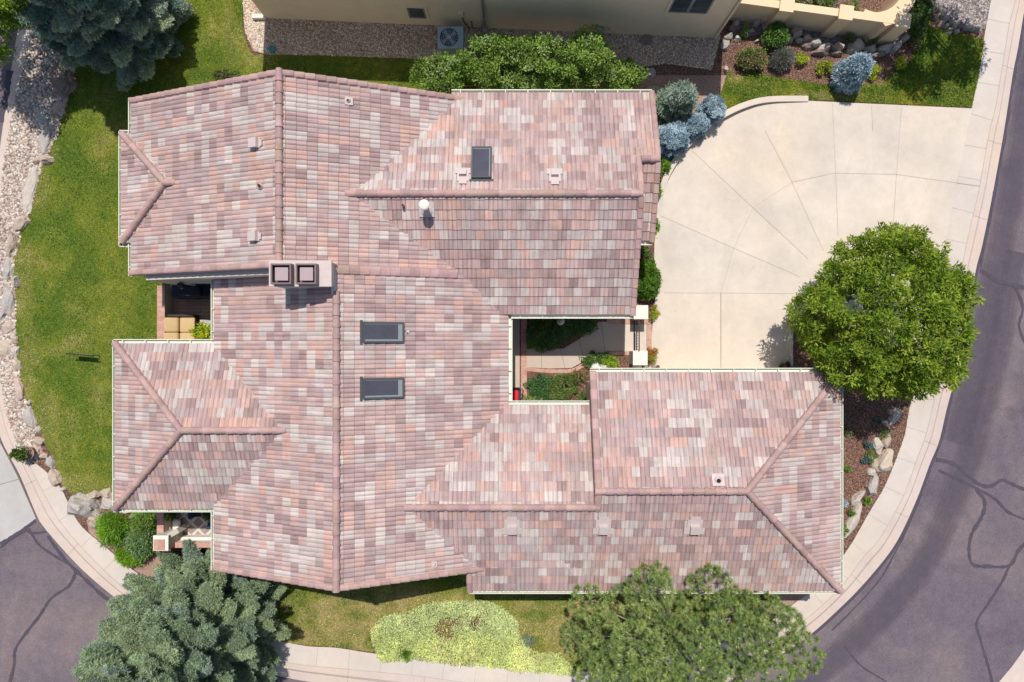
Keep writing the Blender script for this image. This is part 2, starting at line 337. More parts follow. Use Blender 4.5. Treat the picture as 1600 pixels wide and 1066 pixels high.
BACK = [(80, -400), (72, -60), (52, 40), (40, 90), (28, 140), (15, 200), (6, 260), (-2, 350), (-4, 450), (-2, 560), (6, 620), (22, 680), (45, 725), (70, 773), (95, 816), (140, 868), (197, 921), (280, 975), (360, 1015), (453, 1036), (538, 1045), (653, 1056), (724, 1066), (850, 1080), (980, 1077), (1080, 1052), (1160, 1018), (1245, 977), (1310, 921), (1349, 870), (1369, 849), (1394, 808), (1414, 769), (1431, 722), (1448, 674), (1462, 612), (1488, 490), (1507, 396), (1518, 345), (1530, 293), (1545, 208), (1555, 169), (1569, 84), (1577, 37), (1586, 0), (1598, -80), (1640, -400)]
SWIN = [(30, 690), (46, 716), (70, 735), (96, 764), (113, 800), (130, 825), (163, 853), (214, 895), (290, 945), (380, 985), (469, 1008), (524, 1012), (583, 1021), (650, 1028), (710, 1033), (800, 1043), (880, 1050), (980, 1043), (1060, 1020), (1140, 990), (1228, 952), (1290, 898), (1324, 859), (1360, 797), (1380, 764), (1397, 725), (1414, 677), (1421, 637), (1445, 540), (1462, 450), (1480, 359), (1487, 320), (1496, 281), (1503, 245), (1510, 208), (1518, 169), (1527, 127), (1534, 87), (1538, 56), (1548, 0), (1560, -80), (1600, -400)]
asph = [Vector(W(p.x, p.y)) for p in smooth(ASPH, 5)]; back = [Vector(W(p.x, p.y)) for p in smooth(BACK, 5)]; swin = [Vector(W(p.x, p.y)) for p in smooth(SWIN, 5)]
yard = sheet('terrain', [tuple(p) for p in back], 0.0, M['mulch'], 'brown mulch and soil of the planted block')
# kerb and gutter ribbon
bs = resample(back, 0.25); mb = MB(); rows = []
for p in bs:
    q = nearest(p, asph); rows.append([(p.x, p.y, 0.004)] + [(*p.lerp(q, t), z) for t, z in ((0.34, 0.0), (0.50, -0.085), (1.0, -0.112), (1.03, -0.13))])
V = [v for r in rows for v in r]
mb.add(V, [(i * 5 + k, i * 5 + k + 1, i * 5 + 5 + k + 1, i * 5 + 5 + k) for i in range(len(rows) - 1) for k in range(4)])
mb.add([(r[0][0], r[0][1], z) for r in rows for z in (0.004, -0.1)], [(2 * i, 2 * i + 2, 2 * i + 3, 2 * i + 1) for i in range(len(rows) - 1)])
KERB = tag(mb.build('kerb', M['kerb']), 'pinkish concrete kerb and gutter round the block', kind='structure')
jm = MB(); k = 9
while k < len(bs):
    p = bs[k]; q = nearest(p, asph); a, b, c, d = p, p.lerp(q, .34), p.lerp(q, .5), q
    dd = (q - p).normalized(); nn = Vector((-dd.y, dd.x)) * 0.012
    for (s, sz), (e, ez) in (((a, .007), (b, .004)), ((b, .004), (c, -.080)), ((c, -.080), (d, -.107))):
        jm.add([(s.x + nn.x, s.y + nn.y, sz), (s.x - nn.x, s.y - nn.y, sz), (e.x - nn.x, e.y - nn.y, ez), (e.x + nn.x, e.y + nn.y, ez)], [(0, 1, 2, 3)])
    k += 12
jm.build('joint', M['joint'], KERB)
# sidewalk
ss = resample(swin, 0.25); mb = MB(); rows = [(p, nearest(p, back)) for p in ss]
mb.add([(q.x, q.y, .012) for r in rows for q in r], [(2 * i, 2 * i + 1, 2 * i + 3, 2 * i + 2) for i in range(len(rows) - 1)])
SW = tag(mb.build('sidewalk', M['walk']), 'pale concrete pavement with cross joints round the block', kind='structure')
jm = MB(); k = 4; ribbon(jm, [nearest(p, back) for p in ss], 0.022, 0.0165)
while k < len(rows):
    a, b = rows[k]; ribbon(jm, [a, b], 0.016, 0.0165); k += 5
jm.build('joint', M['joint'], SW)
# far kerb across the street, lower corner
far = [(1400, 1260), (1500, 1145), (1566, 1066), (1600, 1022), (1680, 900), (1730, 780), (1770, 600)]
fw = [Vector(W(p.x, p.y)) for p in smooth(far, 5)]; fo = [p + Vector((.75, -.62)) for p in fw]; fo2 = [p + Vector((1.8, -1.5)) for p in fw]; fo3 = [p + Vector((20, -18)) for p in fw]
for nm, A, B, za, zb, mt in (('far_kerb', fw, fo, -.112, -.0, 'kerb'), ('far_sidewalk', fo, fo2, .0, .0, 'walk'), ('far_lawn', fo2, fo3, .01, .01, 'lawn')):
    mb = MB(); mb.add([(p.x, p.y, z) for a, b in zip(A, B) for p, z in ((a, za), (b, zb))], [(2 * i, 2 * i + 1, 2 * i + 3, 2 * i + 2)[::-1] for i in range(len(A) - 1)])
    tag(mb.build(nm, M[mt]), kind='structure')
# apron (concrete drive opening across the street, lower left)
sheet('driveway_apron', wp([(-400, 560), (-40, 560), (-24, 600), (-14, 640), (0, 691), (28, 744), (56, 810), (0, 852), (-150, 960), (-400, 1120)], -.1), -0.108, M['apron'], 'grey concrete apron meeting the asphalt')
jm = MB(); ribbon(jm, wp([(0, 691), (14, 717), (28, 744), (42, 777), (56, 808)], -.1), .05, -.1025, jitter=.4); ribbon(jm, wp([(-300, 800), (0, 757), (29, 749)], -.1), .02, -.1025)
jm.build('joint', M['joint2'], bpy.data.objects['driveway_apron'])
# crack sealant and dark bands on the road
def rp(pts, n=6): return [Vector(W(p.x, p.y, -.12)) for p in smooth(pts, n)]
bm1 = MB()
edge = [p + (p - nearest(p, back)).normalized() * 0.0 for p in resample(asph, .3)]
def offs(i0, i1, d0, d1):
    A = []; B = []
    for p in edge[i0:i1]:
        dv = (p - nearest(p, back)).normalized(); A.append(p + dv * d0); B.append(p + dv * d1)
    return A, B
def band(mbx, A, B, z, jit=0.04, soft=False):
    ja = [random.uniform(-jit, jit) for _ in A]
    if not soft:
        mbx.add([(p.x + j, p.y + j, z) for a, b, j in zip(A, B, ja) for p in (a, b)], [(2 * i, 2 * i + 1, 2 * i + 3, 2 * i + 2) for i in range(len(A) - 1)]); return
    for t0, t1, c in ((0, .1, .2), (.1, .22, .5), (.22, .36, .8), (.36, .68, 1), (.68, .82, .75), (.82, .92, .45), (.92, 1, .18)):
        mbx.add([(*(a.lerp(b, t)), z) for a, b in zip(A, B) for t in (t0, t1)], [(2 * i, 2 * i + 1, 2 * i + 3, 2 * i + 2) for i in range(len(A) - 1)], (c, c, c))
def near_i(px, py):
    q = Vector(W(px, py)); return min(range(len(edge)), key=lambda i: (edge[i] - q).length)
band(bm1, *offs(near_i(1180, 1048), near_i(1540, 370), 0.75, 1.95), -.1165, .05, True)
band(bm1, *offs(near_i(1470, 691), near_i(1600, 0), .15, 1.3), -.1155, .06, True)
sb = bm1.build('sealed_band', M['sealband'], ROAD)
bm2 = MB()
band(bm2, *offs(near_i(1180, 1048), near_i(1606, 0), -0.02, 0.12), -.1125, .035)
SZ = [-.1115]
def seal(pts, wd): SZ[0] += .0009; ribbon(bm2, resample(rp(pts), .12), wd * .85, SZ[0], jitter=.35)
seal([(1462, 718), (1490, 725), (1510, 742), (1530, 757), (1548, 760), (1565, 750), (1580, 756), (1602, 766)], .16)
seal([(1466, 735), (1495, 748), (1520, 760), (1555, 780), (1575, 800), (1602, 812)], .11)
seal([(1524, 764), (1538, 782), (1535, 805), (1518, 835), (1514, 862), (1520, 882), (1545, 885), (1577, 884), (1590, 862), (1604, 846)], .15)
seal([(1577, 884), (1565, 910), (1545, 942), (1526, 972), (1532, 1000), (1545, 1045), (1552, 1075)], .12)
seal([(1440, 772), (1418, 825), (1395, 870), (1375, 905), (1340, 945), (1300, 985)], .07)
seal([(1532, 422), (1560, 440), (1585, 446), (1610, 452)], .16); seal([(1552, 300), (1548, 340), (1538, 385), (1532, 421)], .07)
seal([(1585, 446), (1598, 480), (1592, 510), (1604, 540)], .12)
seal([(1320, 1010), (1345, 1040), (1380, 1062), (1400, 1075)], .07)
seal([(119, 893), (108, 915), (80, 935), (62, 962), (40, 990), (24, 1015), (22, 1040), (14, 1072)], .12)
seal([(0, 850), (30, 832), (58, 812)], .14); seal([(45, 826), (60, 850), (80, 865), (118, 888)], .10); seal([(40, 828), (50, 833), (72, 831)], .10)
seal([(75, 838), (100, 872), (128, 900), (160, 930), (180, 944)], .14); seal([(0, 856), (22, 840), (44, 828)], .06)
seal([(0, 190), (8, 160), (16, 110)], .3)
bm2.build('crack_seal', M['seal'], ROAD)
# lawns, gravel, soil
lawnW = [(330, -300), (150, -300), (120, 60), (113, 107), (104, 158), (82, 180), (80, 239), (56, 270), (53, 300), (45, 348), (27, 367), (20, 413), (25, 446), (24, 497), (28, 542), (25, 578), (34, 617), (48, 632), (70, 691), (87, 725), (93, 753), (121, 775), (150, 770), (215, 780), (260, 760), (300, 700), (300, 400), (420, 300), (760, 300), (800, 160), (800, 96), (700, 92), (640, 91), (500, 86), (417, 85), (394, 84), (380, 48), (380, 0), (385, -300)]
lawnNE = [(1138, 110), (1150, 118), (1180, 112), (1215, 122), (1260, 128), (1285, 132), (1320, 134), (1345, 128), (1375, 130), (1395, 112), (1420, 100), (1436, 60), (1452, 40), (1478, 50), (1500, 52), (1537, 62), (1534, 87), (1527, 127), (1518, 168), (1262, 156), (1200, 160), (1165, 170), (1135, 183), (1125, 150)]
lawnNE2 = [(1425, 48), (1418, 20), (1418, -200), (1452, -200), (1455, 20), (1440, 50)]
lawnS = [(420, 880), (1190, 880), (1195, 940), (1100, 1000), (980, 1038), (880, 1046), (800, 1040), (710, 1030), (583, 1018), (524, 1010), (469, 1006), (400, 985)]
lawns = []
for nm, P in (('lawn', lawnW), ('lawn', lawnNE), ('lawn', lawnNE2), ('lawn', lawnS)):
    pts = [W(p.x, p.y) for p in smooth(P, 3, True)] if P is not lawnNE else wp(P); lawns.append(pts); tag(sheet(nm, pts, .02, M['lawn_dry' if P is lawnS else 'lawn']), 'green lawn with yellowed patches')
riv = [(72, -60), (52, 40), (40, 90), (28, 140), (15, 200), (6, 260), (-2, 350), (-4, 450), (-2, 560), (6, 620), (22, 680), (45, 722), (62, 716), (50, 660), (34, 600), (26, 540), (26, 480), (22, 420), (30, 380), (50, 320), (66, 262), (84, 225), (100, 180), (118, 110), (125, 60), (120, -60)]
rivw = [W(p.x, p.y) for p in smooth(riv, 3, True)]
tag(sheet('gravel_bed', rivw, .012, M['river']), 'pale river rock strip between kerb and boulders')
gr = [(380, 10), (383, 50), (396, 80), (417, 86), (500, 87), (640, 92), (760, 98), (900, 115), (960, 112), (1040, 100), (1112, 110), (1125, 60), (1120, 20), (900, 0), (380, -30)]
tag(sheet('gravel_path', wp(gr), .026, M['gravel']), 'brown pea gravel strip beside the tan house', kind='structure')
tag(sheet('gravel_terrace', wp([(1145, 20), (1230, 30), (1300, 40), (1420, 45), (1426, 48), (1415, 62), (1390, 76), (1350, 74), (1300, 78), (1270, 64), (1240, 52), (1140, 60)]), .03, M['darkgravel']), 'grey gravel behind the boulder edging', kind='structure')
tag(sheet('gravel_corner', wp([(1462, -100), (1560, -100), (1548, 0), (1538, 46), (1500, 44), (1475, 30), (1460, 12)]), .03, M['darkgravel']), 'dark gravel patch in the street corner', kind='structure')
tag(sheet('soil_patch', wp([(900, 118), (1135, 118), (1140, 190), (1110, 192), (1075, 225), (1040, 262), (1010, 200), (900, 160)]), .008, M['soil']), 'pinkish bare soil beside the driveway', kind='structure')
tag(sheet('soil_strip', wp([(135, 812), (205, 825), (300, 880), (290, 935), (214, 893), (163, 851), (140, 833)]), .008, M['soil']), 'pinkish soil along the pavement', kind='structure')
tag(sheet('soil_corner', wp([(1190, 905), (1300, 905), (1228, 950), (1190, 965)]), .024, M['soil']), 'pinkish soil by the garage corner', kind='structure')
# driveway
drv = [(1262, 158)] + [(1518, 170), (1510, 208), (1503, 245), (1487, 320), (1480, 359), (1462, 450), (1445, 540), (1436, 575), (1400, 560), (1330, 510), (1262, 480), (1236, 520), (1233, 560), (1231, 640), (1012, 640), (1014, 585), (1016, 550), (1020, 500), (1024, 460), (1022, 400), (1023, 345), (1030, 300), (1045, 265), (1075, 228), (1110, 196), (1150, 173), (1200, 161)]
tag(sheet('driveway', wp(drv), .030, M['drive']), 'wide cream concrete driveway with radiating joints')
DR = bpy.data.objects['driveway']
for q, tn in (([(1126, 460), (1146, 390), (1033, 339), (1024, 400), (1022, 456)], 'a'), ([(1239, 284), (1305, 270), (1301, 166), (1262, 160), (1197, 205)], 'b'), ([(1362, 272), (1400, 272), (1408, 169), (1364, 167)], 'a'), ([(1128, 583), (1230, 583), (1233, 540), (1239, 461), (1128, 460)], 'b'), ([(1178, 326), (1237, 287), (1284, 390), (1262, 402)], 'a')):
    M.setdefault('slab' + tn, concrete('slab_tone_' + tn, (0.615, 0.545, 0.468) if tn == 'a' else (0.645, 0.560, 0.468), stain=.17, warm=(1.0, .955, .89)))
    sheet('slab', wp(q), .0335, M['slab' + tn], parent=DR)
jm = MB()
def dj(*p, wd=.014): ribbon(jm, wp(p), wd, .0375)
arc = [(1126, 585), (1126, 458), (1146, 388), (1176, 325), (1237, 285), (1305, 271), (1400, 273), (1530, 291)]
for a, b in zip(arc, arc[1:]): dj(a, b)
dj((1079, 234), (1176, 325), (1262, 405)); dj((1031, 337), (1146, 388), (1250, 433)); dj((1037, 458), (1126, 458), (1240, 459))
dj((1195, 205), (1237, 285), (1286, 392)); dj((1300, 163), (1305, 271), (1309, 370)); dj((1361, 165), (1363, 205)); dj((1408, 167), (1400, 273), (1395, 350)); dj((1126, 458), (1126, 585))
jm.build('joint', M['joint'], DR)
# raised concrete edging wall round the curve of the driveway
ew = smooth([(1262, 156), (1200, 158), (1160, 168), (1122, 187), (1090, 212), (1062, 242), (1042, 275), (1034, 300), (1028, 340), (1024, 372)], 5)
eww = [Vector(W(p.x, p.y)) for p in ew]; mb = MB(); n = len(eww); pr = []
for i, p in enumerate(eww):
    d = (eww[min(i + 1, n - 1)] - eww[max(i - 1, 0)]).normalized(); nn = Vector((-d.y, d.x)); hh = .05 + .22 * math.sin(math.pi * min(1, (i + 1) / n * 1.15)) if i / n < .87 else .06
    a, b = p - nn * .13, p + nn * .09; pr += [(a.x, a.y, 0), (a.x, a.y, hh), (b.x, b.y, hh), (b.x, b.y, 0)]
mb.add(pr, [(4 * i + k, 4 * i + k + 1, 4 * i + 5 + k, 4 * i + 4 + k) for i in range(n - 1) for k in range(3)] + [(0, 1, 2, 3), (4 * n - 1, 4 * n - 2, 4 * n - 3, 4 * n - 4)])
tag(mb.build('edging_wall', M['drive']), 'low curved concrete edging wall along the driveway beside the blue spruces', 'low wall')
mb = MB(); mb.box(*[W(1233, 0)[0], W(1237, 0)[0]], W(0, 640)[1], W(0, 500)[1], 0, .14); tag(mb.build('planter_kerb', M['drive']), 'straight low concrete edging between driveway and the mulch under the round tree', 'low wall')
# ------------------------------------------------------------------ HOUSE
P4 = 0.42
house = thing('house', 'large sprawling house under pink and grey concrete roof tiles with several wings', 'house', (-1, 0, 0))
TILEC = [(srgb(196, 190, 189), 19), (srgb(184, 177, 178), 14), (srgb(188, 164, 162), 17), (srgb(176, 152, 153), 21), (srgb(160, 138, 141), 14), (srgb(191, 160, 154), 11), (srgb(195, 160, 151), 5), (srgb(170, 154, 157), 13), (srgb(148, 126, 128), 6)]
TC = np.array([c for c, _ in TILEC]) * np.array([1.0, .955, .880])
TC = TC * .80 + TC.mean(0) * .20; TW = np.array([x for _, x in TILEC], float); TW /= TW.sum()
def inside_convex(p, poly):
    return min((b[0] - a[0]) * (p[1] - a[1]) - (b[1] - a[1]) * (p[0] - a[0]) for a, b in zip(poly, poly[1:] + poly[:1]))
def ccw(poly):
    a = sum(p[0] * q[1] - q[0] * p[1] for p, q in zip(poly, poly[1:] + poly[:1]))
    return poly if a > 0 else poly[::-1]
def clip(pts, poly):
    for a, b in zip(poly, poly[1:] + poly[:1]):
        out = []; n = len(pts)
        if not n: return []
        dd = [(b[0] - a[0]) * (p[1] - a[1]) - (b[1] - a[1]) * (p[0] - a[0]) for p in pts]
        for i in range(n):
            p, q, dp, dq = pts[i], pts[(i + 1) % n], dd[i], dd[(i + 1) % n]
            if dp >= 0: out.append(p)
            if (dp >= 0) != (dq >= 0):
                t = dp / (dp - dq); out.append(tuple(p[k] + (q[k] - p[k]) * t for k in range(3)))
        pts = out
    return pts
TS = [0, .05, .13, .25, .37, .45, .5, .55, .63, .75, .87, .95, 1.0]
def roll(t): return 0.034 * abs(math.sin(2 * math.pi * t)) ** 0.62
def tile_face(name, poly, zf, down, parent, course=0.305, wid=0.30, z_add=0.0, seed=0):
    "tiles over a convex plan polygon; down = plan unit vector pointing down the slope"
    rn = random.Random(seed); poly = ccw([tuple(map(float, p)) for p in poly]); dx, dy = down; ux, uy = -dy, dx
    ss_ = [p[0] * dx + p[1] * dy for p in poly]; us = [p[0] * ux + p[1] * uy for p in poly]
    s_hi, s_lo, u0, u1 = max(ss_), min(ss_), min(us), max(us)
    nose = s_hi + 0.035; V = []; Fs = []; C = []; row = 0
    area_poly = [(p[0] + dx * 0.04 * (1 if p[0] * dx + p[1] * dy > s_hi - .02 else 0), p[1] + dy * 0.04 * (1 if p[0] * dx + p[1] * dy > s_hi - .02 else 0)) for p in poly]
    prev = {}
    while nose > s_lo:
        head = nose - course - 0.02; off = 0.5 * wid if row % 2 else 0.0
        k = int(math.floor((u0 - off) / wid)); cur = {}
        off = off if down[0] == 0 else 0.0
        while k * wid + off < u1:
            ua = k * wid + off
            cs = [(s * dx + u * ux, s * dy + u * uy) for s in (nose, head) for u in (ua, ua + wid)]
            ins = [inside_convex(c, area_poly) for c in cs]
            if max(ins) < -3.0: k += 1; continue
            r = rn.random()
            if r < .08 and k in prev: ci = prev[k]
            elif r < .20 and (k - 1) in cur: ci = cur[k - 1]
            else: ci = int(np.searchsorted(np.cumsum(TW), rn.random()))
            ci = min(ci, len(TC) - 1); cur[k] = ci
            base = TC[ci] * rn.uniform(.93, 1.07); base2 = TC[min(len(TC) - 1, int(np.searchsorted(np.cumsum(TW), rn.random())))]
            mixv = rn.random() * .30; jz = rn.uniform(-.003, .004); js = rn.uniform(-.006, .006); sk = rn.uniform(-.004, .004)
            allin = min(ins) >= 0
            pts = []
            for ti, t in enumerate(TS):
                u = ua + t * (wid - .004)
                sn = nose + js + sk * t
                x0, y0 = sn * dx + u * ux, sn * dy + u * uy; x1, y1 = head * dx + u * ux, head * dy + u * uy
                h = roll(t)
                pts.append(((x0, y0, zf(x0, y0) + z_add + .034 + h + jz), (x1, y1, zf(x1, y1) + z_add + .002 + h * .9), (x0, y0, zf(x0, y0) + z_add + h - .018 + jz)))
            for i in range(len(TS) - 1):
                a, b = pts[i], pts[i + 1]; cc = base * (1 - mixv) + base2 * mixv if i >= 6 else base
                for q in ((a[0], b[0], b[1], a[1]), (a[2], b[2], b[0], a[0])):
                    q = list(q)
                    if not allin:
                        q = clip(q, area_poly)
                        if len(q) < 3: continue
                    bi = len(V); V += q; Fs.append(tuple(range(bi, bi + len(q)))); C.append(tuple(cc))
            k += 1
        prev = cur; nose -= course; row += 1
    mb = MB(); mb.v = V; mb.f = Fs; mb.c = C
    o = mb.build(name, M['tile_ns'] if abs(dy) > .5 else M['tile_ew'], parent)
    # orientation of faces so normals point up
    # underlay slab (deck + soffit)
    dk = MB(); n = len(poly)
    T = [(p[0], p[1], zf(p[0], p[1]) - .02 + z_add) for p in poly]; B = [(p[0], p[1], zf(p[0], p[1]) - .16 + z_add) for p in poly]
    dk.add(T + B, [tuple(range(n)), tuple(range(2 * n - 1, n - 1, -1))] + [(i, n + i, n + (i + 1) % n, (i + 1) % n) for i in range(n)])
    dk.build('fascia', M['fascia'], o)
    return o
def caps(name, pts, parent, rad=.112, step=.36, lift=.02):
    "overlapping half-round ridge tiles along a 3D line"
    mb = MB()
    for a, b in zip(pts, pts[1:]):
        a = Vector(a); b = Vector(b); L = (b - a).length; d = (b - a) / L; n = max(1, int(round(L / step))); st = L / n
        side = d.cross(Vector((0, 0, 1))).normalized(); up = side.cross(d)
        for i in range(n):
            p0 = a + d * (i * st - .02); p1 = a + d * ((i + 1) * st + .02); r0 = rad * 1.13; r1 = rad * .88
            tone = random.uniform(.84, 1.14); jj = up * random.uniform(-.004, .004)
            V = []; K = 9
            for p, r in ((p0, r0), (p1, r1)):
                for rr in (r, r - .02):
                    for k in range(K):
                        t = math.pi * (k / (K - 1)) * 1.1 - .157
                        V.append(p + jj + side * math.cos(t) * rr + up * (math.sin(t) * rr + lift))
            Fs = []
            for k in range(K - 1):
                Fs += [(k, k + 1, 2 * K + k + 1, 2 * K + k), (K + k + 1, K + k, 3 * K + k, 3 * K + k + 1), (k + 1, k, K + k, K + k + 1), (2 * K + k, 2 * K + k + 1, 3 * K + k + 1, 3 * K + k)]
            Fs += [(0, 2 * K, 3 * K, K), (K - 1, 2 * K - 1, 4 * K - 1, 3 * K - 1)]
            mb.add(V, Fs, (tone, tone * random.uniform(.94, 1.04), tone * random.uniform(.92, 1.06)))
    return mb.build(name, M['cap'], parent)
def rake(name, pts, parent, out, wid=.20, step=.305):
    "L-shaped rake tiles: flat top with rounded shoulder, leg down the outside; out = plan unit vector away from the roof"
    mb = MB(); ox, oy = out; o = Vector((ox, oy, 0))
    for a, b in zip(pts, pts[1:]):
        a = Vector(a); b = Vector(b); L = (b - a).length; d = (b - a) / L; n = max(1, int(round(L / (step / .92)))); st = L / n
        nn = o.cross(d); nn = nn if nn.z > 0 else -nn
        for i in range(n):
            lo, hi = (a + d * (i * st - .03), a + d * (i + 1) * st) if a.z < b.z else (a + d * ((i + 1) * st + .03), a + d * i * st)
            prof = [(-wid * .62, .035), (-wid * .5, .075), (-wid * .2, .095), (wid * .1, .095), (wid * .30, .075), (wid * .38, .04), (wid * .38, -.13)]
            V = []
            for p, e in ((lo, .022), (hi, -.010)):
                for q, h in prof: V.append(p + o * (q + e * .35) + nn * (h + e) if h > 0 else p + o * (q + e * .35) + Vector((0, 0, h)))
            K = len(prof); Fs = [(k, k + 1, K + k + 1, K + k) for k in range(K - 1)] + [tuple(range(K))[::-1]]
            tone = random.uniform(.86, 1.14); mb.add(V, Fs, (tone, tone * random.uniform(.94, 1.04), tone * random.uniform(.92, 1.06)))
    return mb.build(name, M['cap'], parent)
def gutter(name, a, b, out, z, parent, strap=.78):
    "open trough along an eave with straps; out = plan unit vector away from the roof"
    mb = MB(); a = Vector((a[0], a[1], z)); b = Vector((b[0], b[1], z)); d = (b - a); L = d.length; d = d / L; o = Vector((out[0], out[1], 0)); up = Vector((0, 0, 1))
    g = 0.012; x0, x1 = .008, .155
    pr = [(x0, -.0), (x0, -.11), (x1 - .02, -.11), (x1, -.03), (x1, .0), (x1 - .028, .0), (x1 - .028, -.02), (x1 - .035, -.10), (x0 + g, -.10), (x0 + g, 0)]
    K = len(pr); V = [p + o * q + up * h for p in (a, b) for q, h in pr]
    mb.add(V, [(k, (k + 1) % K, K + (k + 1) % K, K + k) for k in range(K)] + [tuple(range(K))[::-1], tuple(range(K, 2 * K))])
    n = int(L / strap)
    for i in range(n + 1):
        t = (i + .4) * strap
        if t < L - .1: mb.box(t - .014, t + .014, x0 + .012, x1 - .019, -.03, -.005, fr=(a, d, o, up))
    return mb.build(name, M['gutter'], parent)
# --- plan (metres). roof planes as height functions
W1 = dict(xw=-13.23, xr=-7.24, xe=-1.62, yn=8.39, ys=2.36, zr=5.42)
def w1w(x, y): return 5.42 - P4 * (W1['xr'] - x)
def w1e(x, y):
    p = .33 + (.425 - .33) * (y - 2.36) / 6.03
    return 5.42 - p * (x - W1['xr'])
W2 = dict(xw=-10.2, xr=-5.52, xe=-.16, yn=2.30, ys=-7.80, zr=5.2)
def w2w(x, y): return 5.2 - P4 * (W2['xr'] - x)
def w2e(x, y): return 5.2 - P4 * (x - W2['xr'])
def e1n(x, y): return 3.05 + P4 * (8.56 - y)
def e1s(x, y): return 3.05 + P4 * (y - .953)
def ebs(x, y): return e1n(0, 6.0) - P4 * (6.0 - y)
def mn(x, y): return 4.33 - P4 * (y + 5.45)
def gs(x, y): return 3.0 + P4 * (y + 8.62)
def gn(x, y): return 3.0 + P4 * (-1.11 - y)
def ge(x, y): return 3.0 + P4 * (11.35 - x)
def sn(x, y): return 3.2 + P4 * (-.11 - y)
def s_s(x, y): return 3.2 + P4 * (y + 5.73)
def sw_(x, y): return 3.2 + P4 * (x + 13.61)
def hw(x, y): return 2.85 + P4 * (x + 13.6)
def hn(x, y): return 2.85 + P4 * (7.22 - y)
def hs(x, y): return 2.85 + P4 * (y - 3.46)
N_, S_, E_, Wd = (0, 1), (0, -1), (1, 0), (-1, 0)
R1 = tile_face('roof', [(-13.23, 2.36), (-7.24, 2.36), (-7.24, 8.39), (-13.23, 8.39)], w1w, Wd, house, seed=1)
R1['label'] = 'upper west slope of the roof'
R2 = tile_face('roof', [(-7.24, 2.36), (-1.62, 2.36), (-1.62, 8.39), (-7.24, 8.39)], w1e, E_, house, seed=2)
R3 = tile_face('roof', [(-10.2, -7.8), (-5.52, -7.8), (-5.52, 2.3), (-10.2, 2.3)], w2w, Wd, house, seed=3)
R4 = tile_face('roof', [(-5.52, -7.8), (-.16, -7.8), (-.16, 2.3), (-5.52, 2.3)], w2e, E_, house, seed=4)
R5 = tile_face('roof', [(-5.75, 4.757), (4.2, 4.757), (4.2, 8.56), (-2.05, 8.56)], e1n, N_, house, seed=5)
R6 = tile_face('roof', [(-5.8, 4.757), (-.55, .953), (4.2, .953), (4.2, 4.757)], e1s, S_, house, seed=6)
R7 = tile_face('roof', [(4.15, 6.0), (4.85, 6.0), (4.85, 8.56), (4.15, 8.56)], e1n, N_, house, seed=7)
R8 = tile_face('roof', [(4.15, 3.5), (4.85, 3.5), (4.85, 6.0), (4.15, 6.0)], ebs, S_, house, seed=8)
R9 = tile_face('roof', [(-3.65, -5.45), (2.76, -5.45), (2.76, -2.25), (-.4, -2.25)], mn, N_, house, seed=9)
R10 = tile_face('roof', [(-1.49, -8.62), (2.79, -8.62), (2.79, -7.705), (-1.49, -7.705)], gs, S_, house, seed=10)
R10b = tile_face('roof', [(-3.75, -5.45), (-1.6, -7.705), (2.79, -7.705), (2.79, -5.45)], gs, S_, house, seed=20)
R11 = tile_face('roof', [(2.79, -8.62), (11.35, -8.62), (7.6, -4.865), (2.79, -4.865)], gs, S_, house, seed=11)
R12 = tile_face('roof', [(2.78, -4.865), (7.6, -4.865), (11.35, -1.11), (2.78, -1.11)], gn, N_, house, seed=12)
R13 = tile_face('roof', [(11.35, -8.62), (11.35, -1.11), (7.6, -4.865)], ge, E_, house, seed=13)
R14 = tile_face('roof', [(-13.61, -.11), (-10.8, -2.92), (-7.3, -2.92), (-10.0, -.11)], sn, N_, house, seed=14)
R15 = tile_face('roof', [(-13.61, -5.73), (-10.0, -5.73), (-7.3, -2.92), (-10.8, -2.92)], s_s, S_, house, seed=15)
R16 = tile_face('roof', [(-13.61, -5.73), (-10.8, -2.92), (-13.61, -.11)], sw_, Wd, house, seed=16)
R17 = tile_face('roof', [(-13.6, 3.46), (-11.72, 5.34), (-13.6, 7.22)], hw, Wd, house, seed=17)
R18 = tile_face('roof', [(-13.6, 7.22), (-11.72, 5.34), (-11.3, 5.34), (-13.15, 7.22)], hn, N_, house, seed=18)
R19 = tile_face('roof', [(-13.6, 3.46), (-13.15, 3.46), (-11.3, 5.34), (-11.72, 5.34)], hs, S_, house, seed=19)
# ridges and hips
caps('ridge_cap', [(-7.24, 2.4, 5.45), (-7.24, 8.45, 5.45)], R1)
caps('ridge_cap', [(-5.52, -7.85, 5.23), (-5.52, 1.55, 5.23)], R3)
caps('ridge_cap', [(-5.35, 4.757, e1n(0, 4.757) + .02), (4.2, 4.757, e1n(0, 4.757) + .02)], R5)
caps('ridge_cap', [(4.28, 6.0, e1n(0, 6.0) + .02), (4.86, 6.0, e1n(0, 6.0) + .02)], R8)
caps('ridge_cap', [(-3.5, -5.45, 4.35), (2.85, -5.45, 4.35)], R9)
caps('ridge_cap', [(2.7, -4.865, 4.6), (7.65, -4.865, 4.6)], R11)
caps('hip_cap', [(11.40, -1.06, 3.02), (7.6, -4.865, 4.6)], R12); caps('hip_cap', [(11.38, -8.65, 3.02), (7.6, -4.865, 4.6)], R13)
caps('hip_cap', [(-13.63, -.09, 3.22), (-10.8, -2.92, 4.4)], R14); caps('hip_cap', [(-13.63, -5.75, 3.22), (-10.8, -2.92, 4.4)], R15); caps('ridge_cap', [(-10.8, -2.92, 4.4), (-7.4, -2.92, 4.4)], R14)
caps('hip_cap', [(-13.58, 7.20, 2.87), (-11.72, 5.34, 3.66)], R17); caps('hip_cap', [(-13.58, 3.48, 2.87), (-11.72, 5.34, 3.66)], R17); caps('ridge_cap', [(-11.75, 5.34, 3.66), (-11.35, 5.34, 3.66)], R17)
